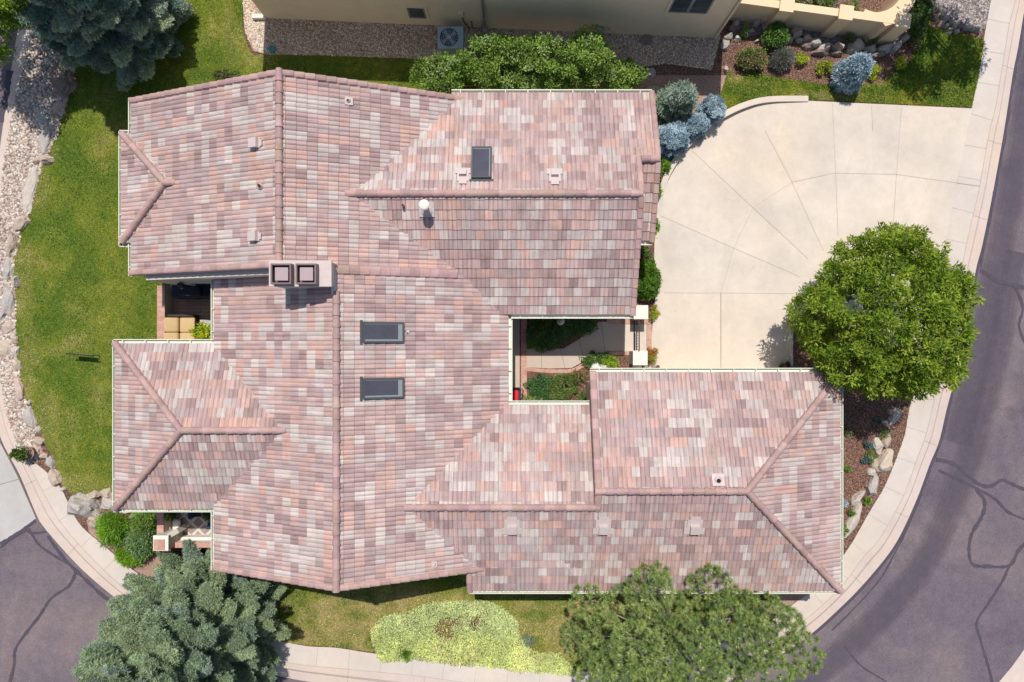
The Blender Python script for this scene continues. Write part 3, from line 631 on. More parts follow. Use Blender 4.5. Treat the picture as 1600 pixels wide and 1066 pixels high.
# rakes
rake('rake_cap', [(-13.25, 8.39, w1w(-13.25, 0)), (-7.3, 8.39, w1w(-7.3, 0))], R1, N_); rake('rake_cap', [(-13.25, 2.36, w1w(-13.25, 0)), (-7.3, 2.36, w1w(-7.3, 0))], R1, S_)
rake('rake_cap', [(-7.2, 8.39, w1e(-7.2, 8.39)), (-1.75, 8.39, w1e(-1.75, 8.39))], R2, N_); rake('rake_cap', [(-7.2, 2.36, w1e(-7.2, 2.36)), (-5.6, 2.36, w1e(-5.6, 2.36))], R2, S_)
rake('rake_cap', [(-5.5, 2.28, w2e(-5.5, 0)), (-1.9, 2.28, w2e(-1.9, 0))], R4, N_, wid=.30)
rake('rake_cap', [(-10.2, -7.8, w2w(-10.2, 0)), (-5.55, -7.8, w2w(-5.55, 0))], R3, S_); rake('rake_cap', [(-5.5, -7.8, w2e(-5.5, 0)), (-1.0, -7.8, w2e(-1.0, 0))], R4, S_)
rake('rake_cap', [(4.2, 4.8, e1n(0, 4.8)), (4.2, 6.35, e1n(0, 6.35))], R5, E_); rake('rake_cap', [(4.2, 4.7, e1s(0, 4.7)), (4.2, .93, e1s(0, .93))], R6, E_)
rake('rake_cap', [(4.85, 6.05, e1n(0, 6.05)), (4.85, 8.58, e1n(0, 8.58))], R7, E_); rake('rake_cap', [(4.85, 5.95, ebs(0, 5.95)), (4.85, 3.48, ebs(0, 3.48))], R8, E_)
rake('rake_cap', [(2.78, -4.9, gn(0, -4.9)), (2.78, -1.09, gn(0, -1.09))], R12, Wd, wid=.24)
rake('rake_cap', [(2.78, -4.86, gs(0, -4.86)), (2.78, -5.5, gs(0, -5.5))], R11, Wd, wid=.24); rake('rake_cap', [(-1.49, -7.9, gs(0, -7.9)), (-1.49, -8.64, gs(0, -8.64))], R10, Wd)
# gutters
gz = -.05
gutter('gutter', (-13.25, 7.3), (-13.25, 8.5), Wd, w1w(-13.23, 0) + gz, house); gutter('gutter', (-13.25, 2.27), (-13.25, 3.38), Wd, w1w(-13.23, 0) + gz, house)
gutter('gutter', (-13.62, 3.34), (-13.62, 7.34), Wd, 2.85 + gz, house); gutter('gutter', (-13.75, 7.23), (-13.25, 7.23), N_, 2.85 + gz, house); gutter('gutter', (-13.75, 3.45), (-13.25, 3.45), S_, 2.85 + gz, house)
gutter('gutter', (-10.22, .02), (-10.22, 2.15), Wd, w2w(-10.2, 0) + gz, house); gutter('gutter', (-10.22, -7.9), (-10.22, -5.86), Wd, w2w(-10.2, 0) + gz, house)
gutter('gutter', (-13.75, -.09), (-10.22, -.09), N_, 3.2 + gz, house); gutter('gutter', (-13.63, -5.86), (-13.63, .03), Wd, 3.2 + gz, house); gutter('gutter', (-13.75, -5.75), (-10.22, -5.75), S_, 3.2 + gz, house)
gutter('gutter', (-2.1, 8.58), (4.86, 8.58), N_, 3.05 + gz, house); gutter('gutter', (-.03, .935), (4.2, .935), S_, 3.05 + gz, house)
gutter('gutter', (-.14, -2.12), (-.14, .935), E_, w2e(-.16, 0) + gz, house)
gutter('gutter', (-.14, -2.23), (2.70, -2.23), N_, 2.98 + gz, house); gutter('gutter', (2.72, -1.09), (11.48, -1.09), N_, 3.0 + gz, house)
gutter('gutter', (11.37, -8.75), (11.37, -.97), E_, 3.0 + gz, house); gutter('gutter', (-1.5, -8.64), (11.37, -8.64), S_, 3.0 + gz, house)
gutter('gutter', (4.3, 3.48), (4.86, 3.48), S_, ebs(0, 3.5) + gz, house)
# walls: gabled prisms inset from the eaves
def wall_x(x0, x1, y0, y1, xr, zw, ze, zr, m='stucco'):   # ridge runs along Y
    mb = MB(); pr = [(x0, 0), (x1, 0), (x1, ze), (xr, zr), (x0, zw)]
    V = [(x, y, z) for y in (y0, y1) for x, z in pr]; mb.add(V, [(0, 1, 2, 3, 4), (9, 8, 7, 6, 5)] + [(5 + k, 5 + (k + 1) % 5, (k + 1) % 5, k) for k in range(5)]); return mb.build('wall', M[m], house)
def wall_y(x0, x1, y0, y1, yr, zs, zn, zr, m='stucco'):
    mb = MB(); pr = [(y0, 0), (y1, 0), (y1, zn), (yr, zr), (y0, zs)]
    V = [(x, y, z) for x in (x0, x1) for y, z in pr]; mb.add(V, [(4, 3, 2, 1, 0), (5, 6, 7, 8, 9)] + [(k, (k + 1) % 5, 5 + (k + 1) % 5, 5 + k) for k in range(5)]); return mb.build('wall', M[m], house)
wa = wall_x(-12.75, -2.2, 2.12, 8.15, -7.24, w1w(-12.75, 0) - .2, 3.0, 5.15)
wall_x(-9.75, -.65, -7.5, 2.08, -5.52, w2w(-9.75, 0) - .2, w2e(-.65, 0) - .2, 4.95)
wall_y(-4.6, 4.0, 1.4, 8.1, 4.757, 3.03, 3.03, 4.42); wall_y(4.001, 4.7, 3.9, 8.098, 6.0, 3.0, 3.02, 3.88)
wall_y(-2.5, 2.95, -7.6, -2.75, -5.45, 3.2, 2.95, 4.1); wall_y(2.88, 7.2, -8.17, -1.55, -4.865, 2.95, 2.97, 4.33); mb = MB(); mb.box(7.201, 10.9, -8.168, -1.552, 0, 2.9); mb.build('wall', M['stucco'], house); wall_y(-1.4, 2.87, -8.169, -7.5, -7.6, 2.95, 3.1, 3.15)
mb = MB(); mb.box(-13.15, -9.76, -5.25, -.56, 0, 3.1); mb.build('wall', M['stucco'], house); mb = MB(); mb.box(-13.35, -12.76, 3.8, 6.85, 0, 2.75); mb.build('wall', M['stucco'], house)
# garage doors and a few openings under the eaves
mb = MB()
for x in (3.6, 7.3):
    for k in range(4): mb.box(x, x + 3.0, -1.55, -1.51, .05 + k * .56, .58 + k * .56)
mb.build('garage_door', M['white_stucco'], house)
def window(px0, px1, face, y, z0, z1, axis='x'):
    fr = MB(); gl = MB(); s = .05
    if axis == 'x':
        for a in ((px0, px1, z0, z0 + .07), (px0, px1, z1 - .07, z1), (px0, px0 + .07, z0 + .07, z1 - .07), (px1 - .07, px1, z0 + .07, z1 - .07)): fr.box(a[0], a[1], min(y, y + face * s), max(y, y + face * s), a[2], a[3])
        gl.box(px0 + .07, px1 - .07, min(y, y + face * .02), max(y, y + face * .02), z0 + .07, z1 - .07)
    else:
        for a in ((px0, px1, z0, z0 + .07), (px0, px1, z1 - .07, z1), (px0, px0 + .07, z0 + .07, z1 - .07), (px1 - .07, px1, z0 + .07, z1 - .07)): fr.box(min(y, y + face * s), max(y, y + face * s), a[0], a[1], a[2], a[3])
        gl.box(min(y, y + face * .02), max(y, y + face * .02), px0 + .07, px1 - .07, z0 + .07, z1 - .07)
    o = fr.build('window', M['white_stucco'], house); gl.build('pane', M['glass'], o)
window(-11.9, -10.7, -1, 2.12, .9, 2.2); window(-8.9, -7.6, -1, -7.5, .9, 2.1); window(-4.2, -2.6, -1, -7.5, .9, 2.1); window(0.5, 2.0, -1, 1.4, .8, 2.2); window(4, 5.2, -1, -8.17, 1.2, 2.1); window(7.4, 8.6, -1, -8.17, 1.2, 2.1)
window(-4.2, -2.6, 1, 10.9, 1.0, 2.0, 'y'); window(-4.0, -2.2, -1, -13.15, .9, 2.2, 'y')
# --- roof furniture
def frame_at(zf, P, down):
    d3 = Vector((down[0], down[1], zf(P.x + down[0], P.y + down[1]) - zf(P.x, P.y))).normalized(); u = Vector((-down[1], down[0], 0)).normalized()
    n = u.cross(d3); n = n if n.z > 0 else -n; return (Vector((P.x, P.y, zf(P.x, P.y) + .03)), u, d3, n)
def skylight(px, py, zf, down, half_u, half_d, trims):
    P = hit(px, py, lambda x, y: zf(x, y) + .12); fr = frame_at(zf, P, down); a, b = half_u, half_d
    root = MB(); t_ = .055
    for q in ((-a, a, -b, -b + t_), (-a, a, b - t_, b), (-a, -a + t_, -b + t_, b - t_), (a - t_, a, -b + t_, b - t_)): root.box(q[0], q[1], q[2], q[3], -.03, .115, fr=fr)
    o = root.build('skylight', M['skyframe'], house)
    g = MB(); g.box(-a + t_, a - t_, -b + t_, b - t_, .02, .09, fr=fr); g.build('pane', M['skyglass'], o)
    tr = MB()
    for q in trims(a - t_, b - t_): tr.box(*q, .0905, .096, fr=fr)
    tr.build('inner_trim', M['skytrim'], o)
    fl = MB(); fl.box(-a - .06, a + .06, -b - .09, -b - .005, .0, .04, fr=fr); fl.build('flashing', M['skyframe'], o)
    return o
def trimE(a, b): return [(-a, a, b - .14, b), (-a - 0, -a + .05, -b, b - .14), (a - .02, a, -b, b - .14)]
skylight(598, 519.5, w2e, E_, .33, .66, trimE); skylight(598, 607, w2e, E_, .33, .66, trimE)
skylight(752.5, 255, e1n, N_, .33, .62, lambda a, b: [(-a, a, b - .03, b), (-a, -a + .03, -b, b - .03)])
def boxvent(px, py, zf, down, open_dir='d', plate=(.32, .30), s=.14):
    P = hit(px, py, lambda x, y: zf(x, y) + .15); fr = frame_at(zf, P, down)
    f = MB(); ww, dd = plate; f.box(-ww * .75, ww * .75, -dd, dd * .6, .035, .062, fr=fr); f.box(-ww * .5, ww * .5, -dd * 1.35, -dd, .035, .0615, fr=fr); f.box(-ww, ww, dd * .0, dd * .7, .035, .060, fr=fr)
    o = f.build('roof_vent', M['pinkwhite'], house)
    h = MB(); h.box(-s, s, -s, s, .14, .19, fr=fr); h.box(-s, s, -s, -s + .02, .06, .14, fr=fr); h.box(-s, -s + .02, -s + .02, s, .06, .14, fr=fr); h.box(s - .02, s, -s + .02, s, .06, .14, fr=fr)
    h.build('hood', M['pinkwhite'], o); k = MB(); k.box(-s + .02, s - .02, -s + .04, s - .03, .06, .139, fr=fr); k.build('opening', M['black'], o); return o
boxvent(398, 223, w1w, Wd, plate=(.2, .2), s=.15); boxvent(397, 369, w1w, Wd, plate=(.2, .2), s=.15)
boxvent(723, 271, e1n, N_, s=.12, plate=(.25, .3)); boxvent(867, 272, e1n, N_, s=.12, plate=(.25, .3))
for x in (800, 943, 1086): boxvent(x, 826, gs, S_, s=.15, plate=(.34, .34))
def pipe(px, py, zf, r, h, mat, cap=None, down=None, plate=.16):
    P = hit(px, py, zf); mb = MB()
    mb.tube([(P.x, P.y, P.z - .1), (P.x, P.y, P.z + h)], r, 14, cap=True); o = mb.build('vent_pipe', M[mat], house, smooth=False)
    k = MB(); k.lathe((P.x, P.y, P.z + h), [(r * .8, .002), (r * .8, .004)], 14); k.build('opening', M['black'], o)
    if plate: fr = frame_at(zf, P, down or S_); f = MB(); f.box(-plate, plate, -plate, plate, .03, .058, fr=fr); f.lathe((P.x, P.y, P.z + .06), [(r * 2.2, 0), (r * 1.15, .09)], 14); f.build('flashing', M['pinkwhite'], o)
    if cap:
        c = MB(); c.lathe((P.x, P.y, P.z + h), [(cap * .6, .02), (cap, .05), (cap * 1.02, .10), (cap * .7, .13), (.01, .15)], 20); c.build('pipe_cap', M['white_stucco'], o, smooth=True)
    return o
pipe(408, 292, w1w, .045, .22, 'darkmetal', down=Wd, plate=.08); pipe(545, 159, w1e, .04, .15, 'pinkwhite', down=E_, plate=.13)
pipe(631, 323, e1s, .045, .25, 'brownmetal', plate=0); pipe(667, 327, e1s, .10, .62, 'pinkwhite', cap=.17, plate=.25)
pipe(1121, 750, gn, .07, .15, 'brownmetal', down=N_, plate=.2); pipe(886, 883, gs, .035, .10, 'pinkwhite', plate=.10); pipe(678, 881, w2e, .035, .10, 'pinkwhite', down=E_, plate=.10)
pipe(637, 519, w2e, .02, .06, 'pinkwhite', down=E_, plate=.05)
# chimney
cz = 5.85; cx0, cx1 = -380 * (H - cz) / F, -282 * (H - cz) / F; cy0, cy1 = 85 * (H - cz) / F, 126 * (H - cz) / F
mb = MB(); mb.box(cx0 + .04, cx1 - .04, cy0 + .04, cy1 - .04, 1.0, cz - .10); CH = mb.build('chimney', M['stucco'], house)
mb = MB(); mb.box(cx0, cx1, cy0, cy1, cz - .099, cz); mb.build('chimney_crown', M['pinkwhite'], CH, bevel=.01)
for px in (438, 477):
    x, y = W(px, 428, cz + .28); x += .02; s = .31
    mb = MB(); 
    for q in ((x - s, x + s, y - s, y - s + .05), (x - s, x + s, y + s - .05, y + s), (x - s, x - s + .05, y - s + .05, y + s - .05), (x + s - .05, x + s, y - s + .05, y + s - .05)): mb.box(*q, cz, cz + .30)
    mb.box(x - s + .05, x + s - .05, y - s + .05, y + s - .05, cz, cz + .03); o = mb.build('chimney_shroud', M['brownmetal'], CH)
    mb = MB(); mb.box(x - .20, x + .20, y - .20, y + .20, cz + .20, cz + .235); mb.box(x - .03, x + .03, y - .03, y + .03, cz + .03, cz + .20)
    mb.build('flue_lid', M['lightmetal'], o, bevel=.006)
mb = MB(); x, y = W(521, 430, 5.3); mb.box(x - .06, x + .08, 1.45, 2.25, 5.1, 5.32); mb.build('flashing', M['fascia'], CH)
mb = MB(); x, y = W(281, 437, 2.3); mb.lathe((x, 1.98, 2.05), [(.03, .3), (.11, .28), (.12, .1), (.06, .0)], 12); mb.tube([(x, 2.12, 2.25), (x, 1.99, 2.35)], .015, 6); mb.build('wall_lamp', M['darkmetal'], house)
mb = MB(); mb.box(*[W(537, 122, 3)[0], W(543, 122, 3)[0]], 8.42, 8.52, 2.9, 3.0)
# ------------------------------------------------------------------ PLANT BUILDERS
def unit(a): return a / np.maximum(np.linalg.norm(a, axis=1, keepdims=True), 1e-9)
def leaf_quads(C, D, L, Wd, up=0.0):
    "diamond leaves: base C, direction D, length L, width Wd"
    n = len(C); Nn = unit(rng.normal(size=(n, 3)) + np.array([0, 0, up])); Sd = unit(np.cross(D, Nn)); L = L[:, None]; Wd = Wd[:, None]
    V = np.stack([C, C + D * L * .45 + Sd * Wd * .5, C + D * L, C + D * L * .45 - Sd * Wd * .5], 1).reshape(-1, 3)
    return V, np.arange(4 * n).reshape(n, 4)
def cols(n, pal, var=.15, clump=None):
    pal = np.array(pal); idx = rng.integers(0, len(pal), n) if clump is None else clump % len(pal)
    return pal[idx] * rng.uniform(1 - var, 1 + var, (n, 1))
def clump_crown(name, centers, radii, per, L, Wd, pal, mat, parent=None, out=.7, up=.35, upn=1.2, flat=.75):
    "leaves spread in small clumps round the given centres"
    n = len(centers); k = np.repeat(np.arange(n), per); m = len(k)
    d = unit(rng.normal(size=(m, 3))); d[:, 2] = np.where(rng.random(m) < .75, np.abs(d[:, 2]), d[:, 2])
    r = rng.random(m) ** .45; C = centers[k] + d * (radii[k] * r)[:, None] * np.array([1, 1, flat])
    D = unit(d * out + rng.normal(size=(m, 3)) * .6 + np.array([0, 0, up]))
    V, Fc = leaf_quads(C, D, rng.uniform(.7, 1.25, m) * L, rng.uniform(.7, 1.25, m) * Wd, upn)
    ck = cols(n, pal, .10)[k] * rng.uniform(.82, 1.2, (m, 1))
    return npmesh(name, V, Fc, M[mat], parent, ck)
def dome_centers(n, c, rx, ry, rz, zmin=-.3, shell=.62, lump=.12):
    out = []; ph = rng.uniform(0, 6.28, 8)
    while len(out) < n:
        d = rng.normal(size=3); d /= np.linalg.norm(d)
        if d[2] < zmin: continue
        a = math.atan2(d[1], d[0]); lf = 1 + lump * (math.sin(3 * a + ph[0]) * .5 + math.sin(5 * a + ph[1] + d[2] * 2) * .5 + math.sin(7 * a + ph[2]) * .3)
        r = lf * (shell + (1 - shell) * rng.random() ** .6)
        out.append([c[0] + d[0] * rx * r, c[1] + d[1] * ry * r, c[2] + d[2] * rz * r])
    return np.array(out)
def trunk(name, base, top, r0, limbs, parent, mat='bark'):
    mb = MB(); b = Vector(base); t = Vector(top); n = 6
    pts = [b.lerp(t, i / n) + Vector((random.uniform(-.04, .04), random.uniform(-.04, .04), 0)) * (0 if i == 0 else 1) for i in range(n + 1)]
    mb.tube(pts, [r0 * (1.15 if i == 0 else 1 - .75 * i / n) for i in range(n + 1)], 9)
    for e in limbs:
        e = Vector(e); s = pts[random.randint(1, n - 1)]; mid = s.lerp(e, .5) + Vector((random.uniform(-.15, .15), random.uniform(-.15, .15), .12 * (e - s).length))
        mb.tube([s, s.lerp(mid, .5), mid, mid.lerp(e, .55), e], [r0 * .38, r0 * .3, r0 * .22, r0 * .15, r0 * .06], 6)
    return mb.build(name, M[mat], parent, smooth=True)
def deciduous(name, label, cat, base, cz, rx, ry, rz, nclump, per, L, Wd, pal, clr=.26, group=None, th=.12, lump=.10, shell=.62, ctr=None):
    root = thing(name, label, cat, (base[0], base[1], 0), group); c = ctr or (base[0], base[1], cz)
    C = dome_centers(nclump, c, rx, ry, rz, zmin=-.45, lump=lump, shell=shell); rad = rng.uniform(.7, 1.3, nclump) * clr
    clump_crown('crown', C, rad, per, L, Wd, pal, 'leaf', root)
    lim = [C[i] for i in rng.integers(0, nclump, 14)]
    trunk('trunk', (base[0], base[1], -.05), (c[0], c[1], cz + rz * .25), th, lim, root); return root
def spruce(name, label, base, h, Rb, pal, dens=1.0, L=.19, Wd=.05, group=None, z0=.25, branch=.9, tilt=0.0, cat='spruce tree', lev=.25, th=.16, shape=.85, gap=.28, carve=0):
    "fronds: every branch carries side twigs clothed in needles"
    root = thing(name, label, cat, (base[0], base[1], 0), group)
    Ps = []; Ds = []; Ks = []; kk = 0; lim = MB(); z = z0
    while z < h - .12:
        r = Rb * (1 - z / h) ** shape; nb = max(4, int(round((4.5 + 3.6 * r) * dens))); a0 = rng.random() * 6.28
        for i in range(nb):
            a = a0 + 6.283 * i / nb + rng.normal() * .20; ln = max(.15, r * rng.uniform(.66, 1.12) + .06)
            ca, sa = math.cos(a), math.sin(a); droop = -.10 + .25 * (z / h); zz = z + rng.normal() * .12
            tw = max(5, int(ln / (L * .42))); wmax = min(.46, .20 + .16 * ln); sp = L * .42
            for q in range(tw):
                t = gap + (1 - gap) * (q + rng.random()) / tw; env = wmax * (1 - max(0, (t - .55) / .45) ** 2 * .75) * (.5 + .5 * min(1, (t - gap) / .25 + .3))
                for sgn in (-1, 1):
                    n = max(2, int(env / sp)); u_ = (np.arange(n) + rng.random(n)) / n * env; da = a + sgn * rng.uniform(.75, 1.05)
                    x = base[0] + ca * ln * t + np.cos(da) * u_; y = base[1] + sa * ln * t + np.sin(da) * u_
                    zc = zz + ln * (droop * t + .14 * t ** 3) + .13 * (1 - (u_ / max(wmax, .1)) ** 2) + rng.normal(size=n) * .025
                    Ps.append(np.stack([x, y, zc], 1)); Ds.append(np.repeat([[math.cos(da), math.sin(da), .25]], n, 0)); Ks.append(np.full(n, kk))
            kk += 1
            if i % 2 == 0: lim.tube([(base[0], base[1], zz), (base[0] + ca * ln * .5, base[1] + sa * ln * .5, zz + ln * droop * .5), (base[0] + ca * ln * .85, base[1] + sa * ln * .85, zz + ln * droop * .8)], [.02 + .010 * ln, .016, .006], 5)
        z += lev * rng.uniform(.8, 1.2)
    P = np.concatenate(Ps); D = np.concatenate(Ds); K = np.concatenate(Ks); per = 6; P = np.repeat(P, per, 0); D = np.repeat(D, per, 0); K = np.repeat(K, per); n = len(P)
    D = unit(D * .55 + rng.normal(size=(n, 3)) * .55 + np.array([0, 0, .25]))
    V, Fc = leaf_quads(P + rng.normal(size=(n, 3)) * .012, D, rng.uniform(.7, 1.3, n) * L, rng.uniform(.8, 1.2, n) * Wd, .4)
    ck = cols(kk, pal, .12)[K] * rng.uniform(.8, 1.22, (n, 1))
    npmesh('crown', V, Fc, M['needle'], root, ck)
    lim.tube([(base[0], base[1], -.05), (base[0], base[1], h * .5), (base[0], base[1], h - .1)], [th, th * .55, .015], 9); lim.build('trunk', M['bark'], root, smooth=True)
    return root
def bush(name, label, px, py, rpx, h, pal, cat='shrub', n=None, L=.09, Wd=.045, z=0, group=None, ry=None, up=.35, clr=.11, lump=.15, per=42, out=.7, mat='leaf', zf=None):
    x, y = W(px, py, z + h * .5); r = M1(rpx, h * .5); r2 = M1(ry, h * .5) if ry else r
    n = n or max(8, int(34 * (r * r2) / .16)); n = min(n, 520)
    root = thing(name, label, cat, (x, y, z), group)
    C = dome_centers(n, (x, y, z + h * .35), r * .88, r2 * .88, h * .6, zmin=-.3, lump=lump, shell=.5); C[:, 2] = np.maximum(C[:, 2], z + .04)
    clump_crown('foliage', C, rng.uniform(.7, 1.3, n) * clr, per, L, Wd, pal, mat, root, up=up, out=out)
    mb = MB()
    for i in range(7):
        e = C[rng.integers(0, n)]; mb.tube([(x + random.uniform(-.04, .04), y + random.uniform(-.04, .04), z), (x * .5 + e[0] * .5, y * .5 + e[1] * .5, z + (e[2] - z) * .6), tuple(e)], [.014, .010, .004], 5)
    mb.build('stem', M['bark'], root); return root
GRN = [(.15, .29, .035), (.19, .35, .045), (.24, .41, .055), (.13, .25, .03), (.28, .44, .07)]
BLUE = [(.115, .165, .165), (.15, .20, .20), (.18, .24, .235), (.095, .14, .135), (.14, .185, .16)]
BSPR = [(.38, .50, .56), (.46, .58, .64), (.32, .44, .50), (.54, .66, .70)]
SAGE = [(.28, .37, .27), (.35, .44, .33), (.42, .51, .41), (.23, .31, .22)]
DKG = [(.10, .17, .045), (.13, .20, .05), (.16, .25, .06), (.11, .18, .06)]
MIDG = [(.18, .28, .08), (.22, .33, .09), (.27, .38, .11), (.15, .23, .065)]
YEL = [(.40, .48, .03), (.48, .55, .05), (.34, .42, .03)]
# --- the big trees
rt = W(1386, 495, 3.4)
deciduous('round_tree', 'round bright green leafy tree standing between the driveway and the curved pavement', 'tree', (rt[0] + .0, rt[1]), 3.15, M1(129, 3.4), M1(133, 3.4), 2.45, 1150, 62, .16, .050, [(.19, .28, .025), (.24, .34, .03), (.29, .385, .04), (.35, .43, .055), (.15, .235, .022)], clr=.185, lump=.12, shell=.50, th=.15)
sl = W(334, 970, 0)
spruce('spruce_tree', 'large green spruce beside the small brick walled terrace below the house', sl, 7.9, 3.35, [(.27, .36, .21), (.32, .41, .24), (.25, .34, .22), (.35, .43, .24), (.29, .38, .28)], dens=1.45, L=.105, Wd=.024, shape=.58, lev=.30, gap=.30)
st_ = W(206, 42, 0)
spruce('spruce_tree', 'tall blue grey spruce above the boulders at the corner of the side lawn', st_, 10.2, 2.55, [(.22, .31, .23), (.27, .37, .28), (.40, .48, .37), (.18, .27, .23), (.46, .53, .35)], dens=1.4, L=.105, Wd=.026, shape=.7, lev=.34, gap=.30)
deciduous('street_tree', 'bright green leafy tree overhanging the street beside the tall blue spruce', 'tree', (-18.2, 12.2), 3.3, 2.15, 2.1, 1.6, 420, 60, .15, .06, [(.20, .33, .03), (.26, .40, .035), (.32, .46, .05)], clr=.24, lump=.2)
deciduous('street_tree', 'leafy tree at the street corner whose shadow falls on the upper corner lawn', 'tree', (16.1, 13.6), 4.6, 1.9, 1.7, 1.3, 210, 50, .15, .06, [(.18, .30, .03), (.22, .36, .035)], clr=.26, lump=.3)
# --- pine with rounded tufts
def pine(label, base, cx, cy, cz, rx, ry, rz):
    root = thing('pine_tree', label, 'pine tree', (base[0], base[1], 0)); lobes = []
    tries = 0
    while len(lobes) < 50 and tries < 20000:
        tries += 1; a = rng.random() * 6.283; rr = math.sqrt(rng.random()); ph = 1 + .15 * math.sin(3 * a + 1.0) + .12 * math.sin(5 * a + 2) + .10 * math.sin(8 * a)
        x = cx + math.cos(a) * rx * rr * ph; y = cy + math.sin(a) * ry * rr * ph; z = cz + rz * math.sqrt(max(0, 1 - rr * rr)) + rng.normal() * .35 - (.8 if rng.random() < .3 else 0)
        if all((x - l[0]) ** 2 + (y - l[1]) ** 2 > .98 ** 2 or abs(z - l[2]) > 1.5 for l in lobes): lobes.append((x, y, z, rng.uniform(.50, .80)))
    T = []; G = {}
    for lx, ly, lz, lr in lobes:
        for i in range(int(110 * (lr / .5) ** 2)):
            d = rng.normal(size=3); d /= np.linalg.norm(d); d[2] = abs(d[2]) if rng.random() < .9 else d[2]; p = (lx + d[0] * lr, ly + d[1] * lr, lz + d[2] * lr * .62); key = tuple(int(c // .27) for c in p)
            if any(sum((a - b) ** 2 for a, b in zip(p, o)) < .205 ** 2 for dx in (-1, 0, 1) for dy in (-1, 0, 1) for dz in (-1, 0, 1) for o in G.get((key[0] + dx, key[1] + dy, key[2] + dz), ())): continue
            G.setdefault(key, []).append(p); T.append([*p, *d])
    T = np.array(T); n = len(T); per = 96; k = np.repeat(np.arange(n), per); m = len(k)
    ax = unit(T[:, 3:] + np.array([0, 0, .8])); d = unit(ax[k] * .55 + unit(rng.normal(size=(m, 3))) * .9)
    V, Fc = leaf_quads(T[k, :3] + d * .012, d, rng.uniform(.12, .20, m), rng.uniform(.014, .021, m), .5)
    ck = cols(n, [(.20, .28, .075), (.245, .325, .09), (.285, .355, .105), (.18, .255, .08)], .10)[k] * rng.uniform(.8, 1.25, (m, 1))
    npmesh('crown', V, Fc, M['needle'], root, ck)
    sel = T[T[:, 5] > .15]; sel = sel[rng.random(len(sel)) < .75]; k = np.repeat(np.arange(len(sel)), 7); m = len(k); d = unit(np.array([[0, 0, 1.0]]) + rng.normal(size=(m, 3)) * .45)
    V, Fc = leaf_quads(sel[k, :3] + unit(sel[k, 3:]) * .05, d, rng.uniform(.10, .15, m), np.full(m, .030), 0); npmesh('bud', V, Fc, M['needle'], root, cols(m, [(.62, .64, .32), (.55, .58, .28)], .15))
    mb = MB(); b = Vector((base[0], base[1], -.05)); top = Vector((cx, cy, cz + .3)); mb.tube([b, b.lerp(top, .5) + Vector((.1, .05, 0)), top], [.19, .15, .09], 10)
    for lx, ly, lz, lr in lobes:
        s = b.lerp(top, random.uniform(.55, .98)); e = Vector((lx, ly, lz - .05)); mid = s.lerp(e, .5) + Vector((0, 0, .15)); mb.tube([s, mid, e], [.035, .024, .012], 6)
        for q in range(3): mb.tube([e, e + Vector((random.uniform(-.35, .35), random.uniform(-.35, .35), random.uniform(.05, .3)))], [.016, .006], 5)
    mb.build('trunk', M['greybark'], root, smooth=True)
pc = W(1060, 1008, 4.2)
pine('broad green pine with round needle tufts overlapping the garage roof edge', (pc[0] + .2, pc[1] - .2), pc[0], pc[1], 3.6, M1(156, 4.4), M1(108, 4.4), 1.6)
# --- shrubs behind the house (below the tan house)
G_ = 'tall leafy shrubs between the two houses'
SHP = [(.20, .31, .055), (.25, .38, .07), (.30, .44, .09), (.17, .27, .05), (.33, .45, .15)]
for lab, px, py, r, ry_, h in (('leafy green shrub directly below the air conditioner', 690, 118, 40, 32, 2.2), ('tall leafy shrub right of the air conditioner beside the drain pipe', 762, 98, 42, 42, 2.7), ('widest leafy shrub in the middle of the row between the two houses', 838, 102, 52, 46, 2.8), ('leafy shrub with upright shoots beside the gas meter', 915, 98, 48, 44, 2.9), ('low loose shrub at the driveway end of the shrub row', 972, 122, 28, 26, 1.5), ('small leafy shrub filling the gap in front of the row behind the skylight roof', 800, 135, 36, 20, 1.8)):
    x, y = W(px, py, h * .6)
    deciduous('overgrown_shrub', lab, 'shrub', (x, y), h * .5, M1(r, h * .6), M1(ry_, h * .6), h * .5, int(.062 * r * ry_) + 22, 70, .10, .055, SHP, clr=.19, group=G_, th=.05, lump=.22, shell=.4)
# --- dwarf conifers by the driveway and in the bed
def dwarf(name, label, px, py, rpx, h, pal, cat='dwarf spruce', L=.10, Wd=.04, shape=.6, dens=2.0, ry=None, z0=.06, group=None):
    x, y = W(px, py, h * .3); return spruce(name, label, (x, y), h, M1(rpx, h * .3) * .86, pal, dens=dens * .62, L=L * .85, Wd=Wd * .70, z0=z0, shape=shape, cat=cat, lev=.14, th=.04, group=group, gap=.12)
dwarf('dwarf_spruce', 'sage green spiky dwarf spruce by the corner of the house', 1056, 162, 34, 1.9, SAGE, L=.17, Wd=.035)
dwarf('globe_spruce', 'largest powder blue globe spruce beside the house roof corner', 1048, 220, 27, .95, BSPR, L=.085, Wd=.034, shape=.35, dens=3.2)
dwarf('globe_spruce', 'powder blue globe spruce in the middle against the curved wall', 1085, 199, 19, .8, BSPR, L=.085, Wd=.034, shape=.35, dens=3.2)
dwarf('globe_spruce', 'powder blue globe spruce nearest the lawn at the end of the curved wall', 1110, 175, 21, .85, BSPR, L=.085, Wd=.034, shape=.35, dens=3.2)
dwarf('dwarf_spruce', 'ice blue dwarf spruce standing below the boulder edging', 1327, 116, 25, 1.5, BSPR, L=.15, Wd=.042, shape=.55, dens=2.6)
bush('green_bush', 'small bright green bush between the blue spruces and the roof edge', 1034, 262, 13, .6, GRN); bush('green_bush', 'narrow green bush against the wall halfway down the gable', 1028, 300, 6, .4, GRN, ry=12)
bush('green_bush', 'tiny green bush by the lower end of the narrow side roof', 1024, 352, 5, .3, GRN, ry=9)
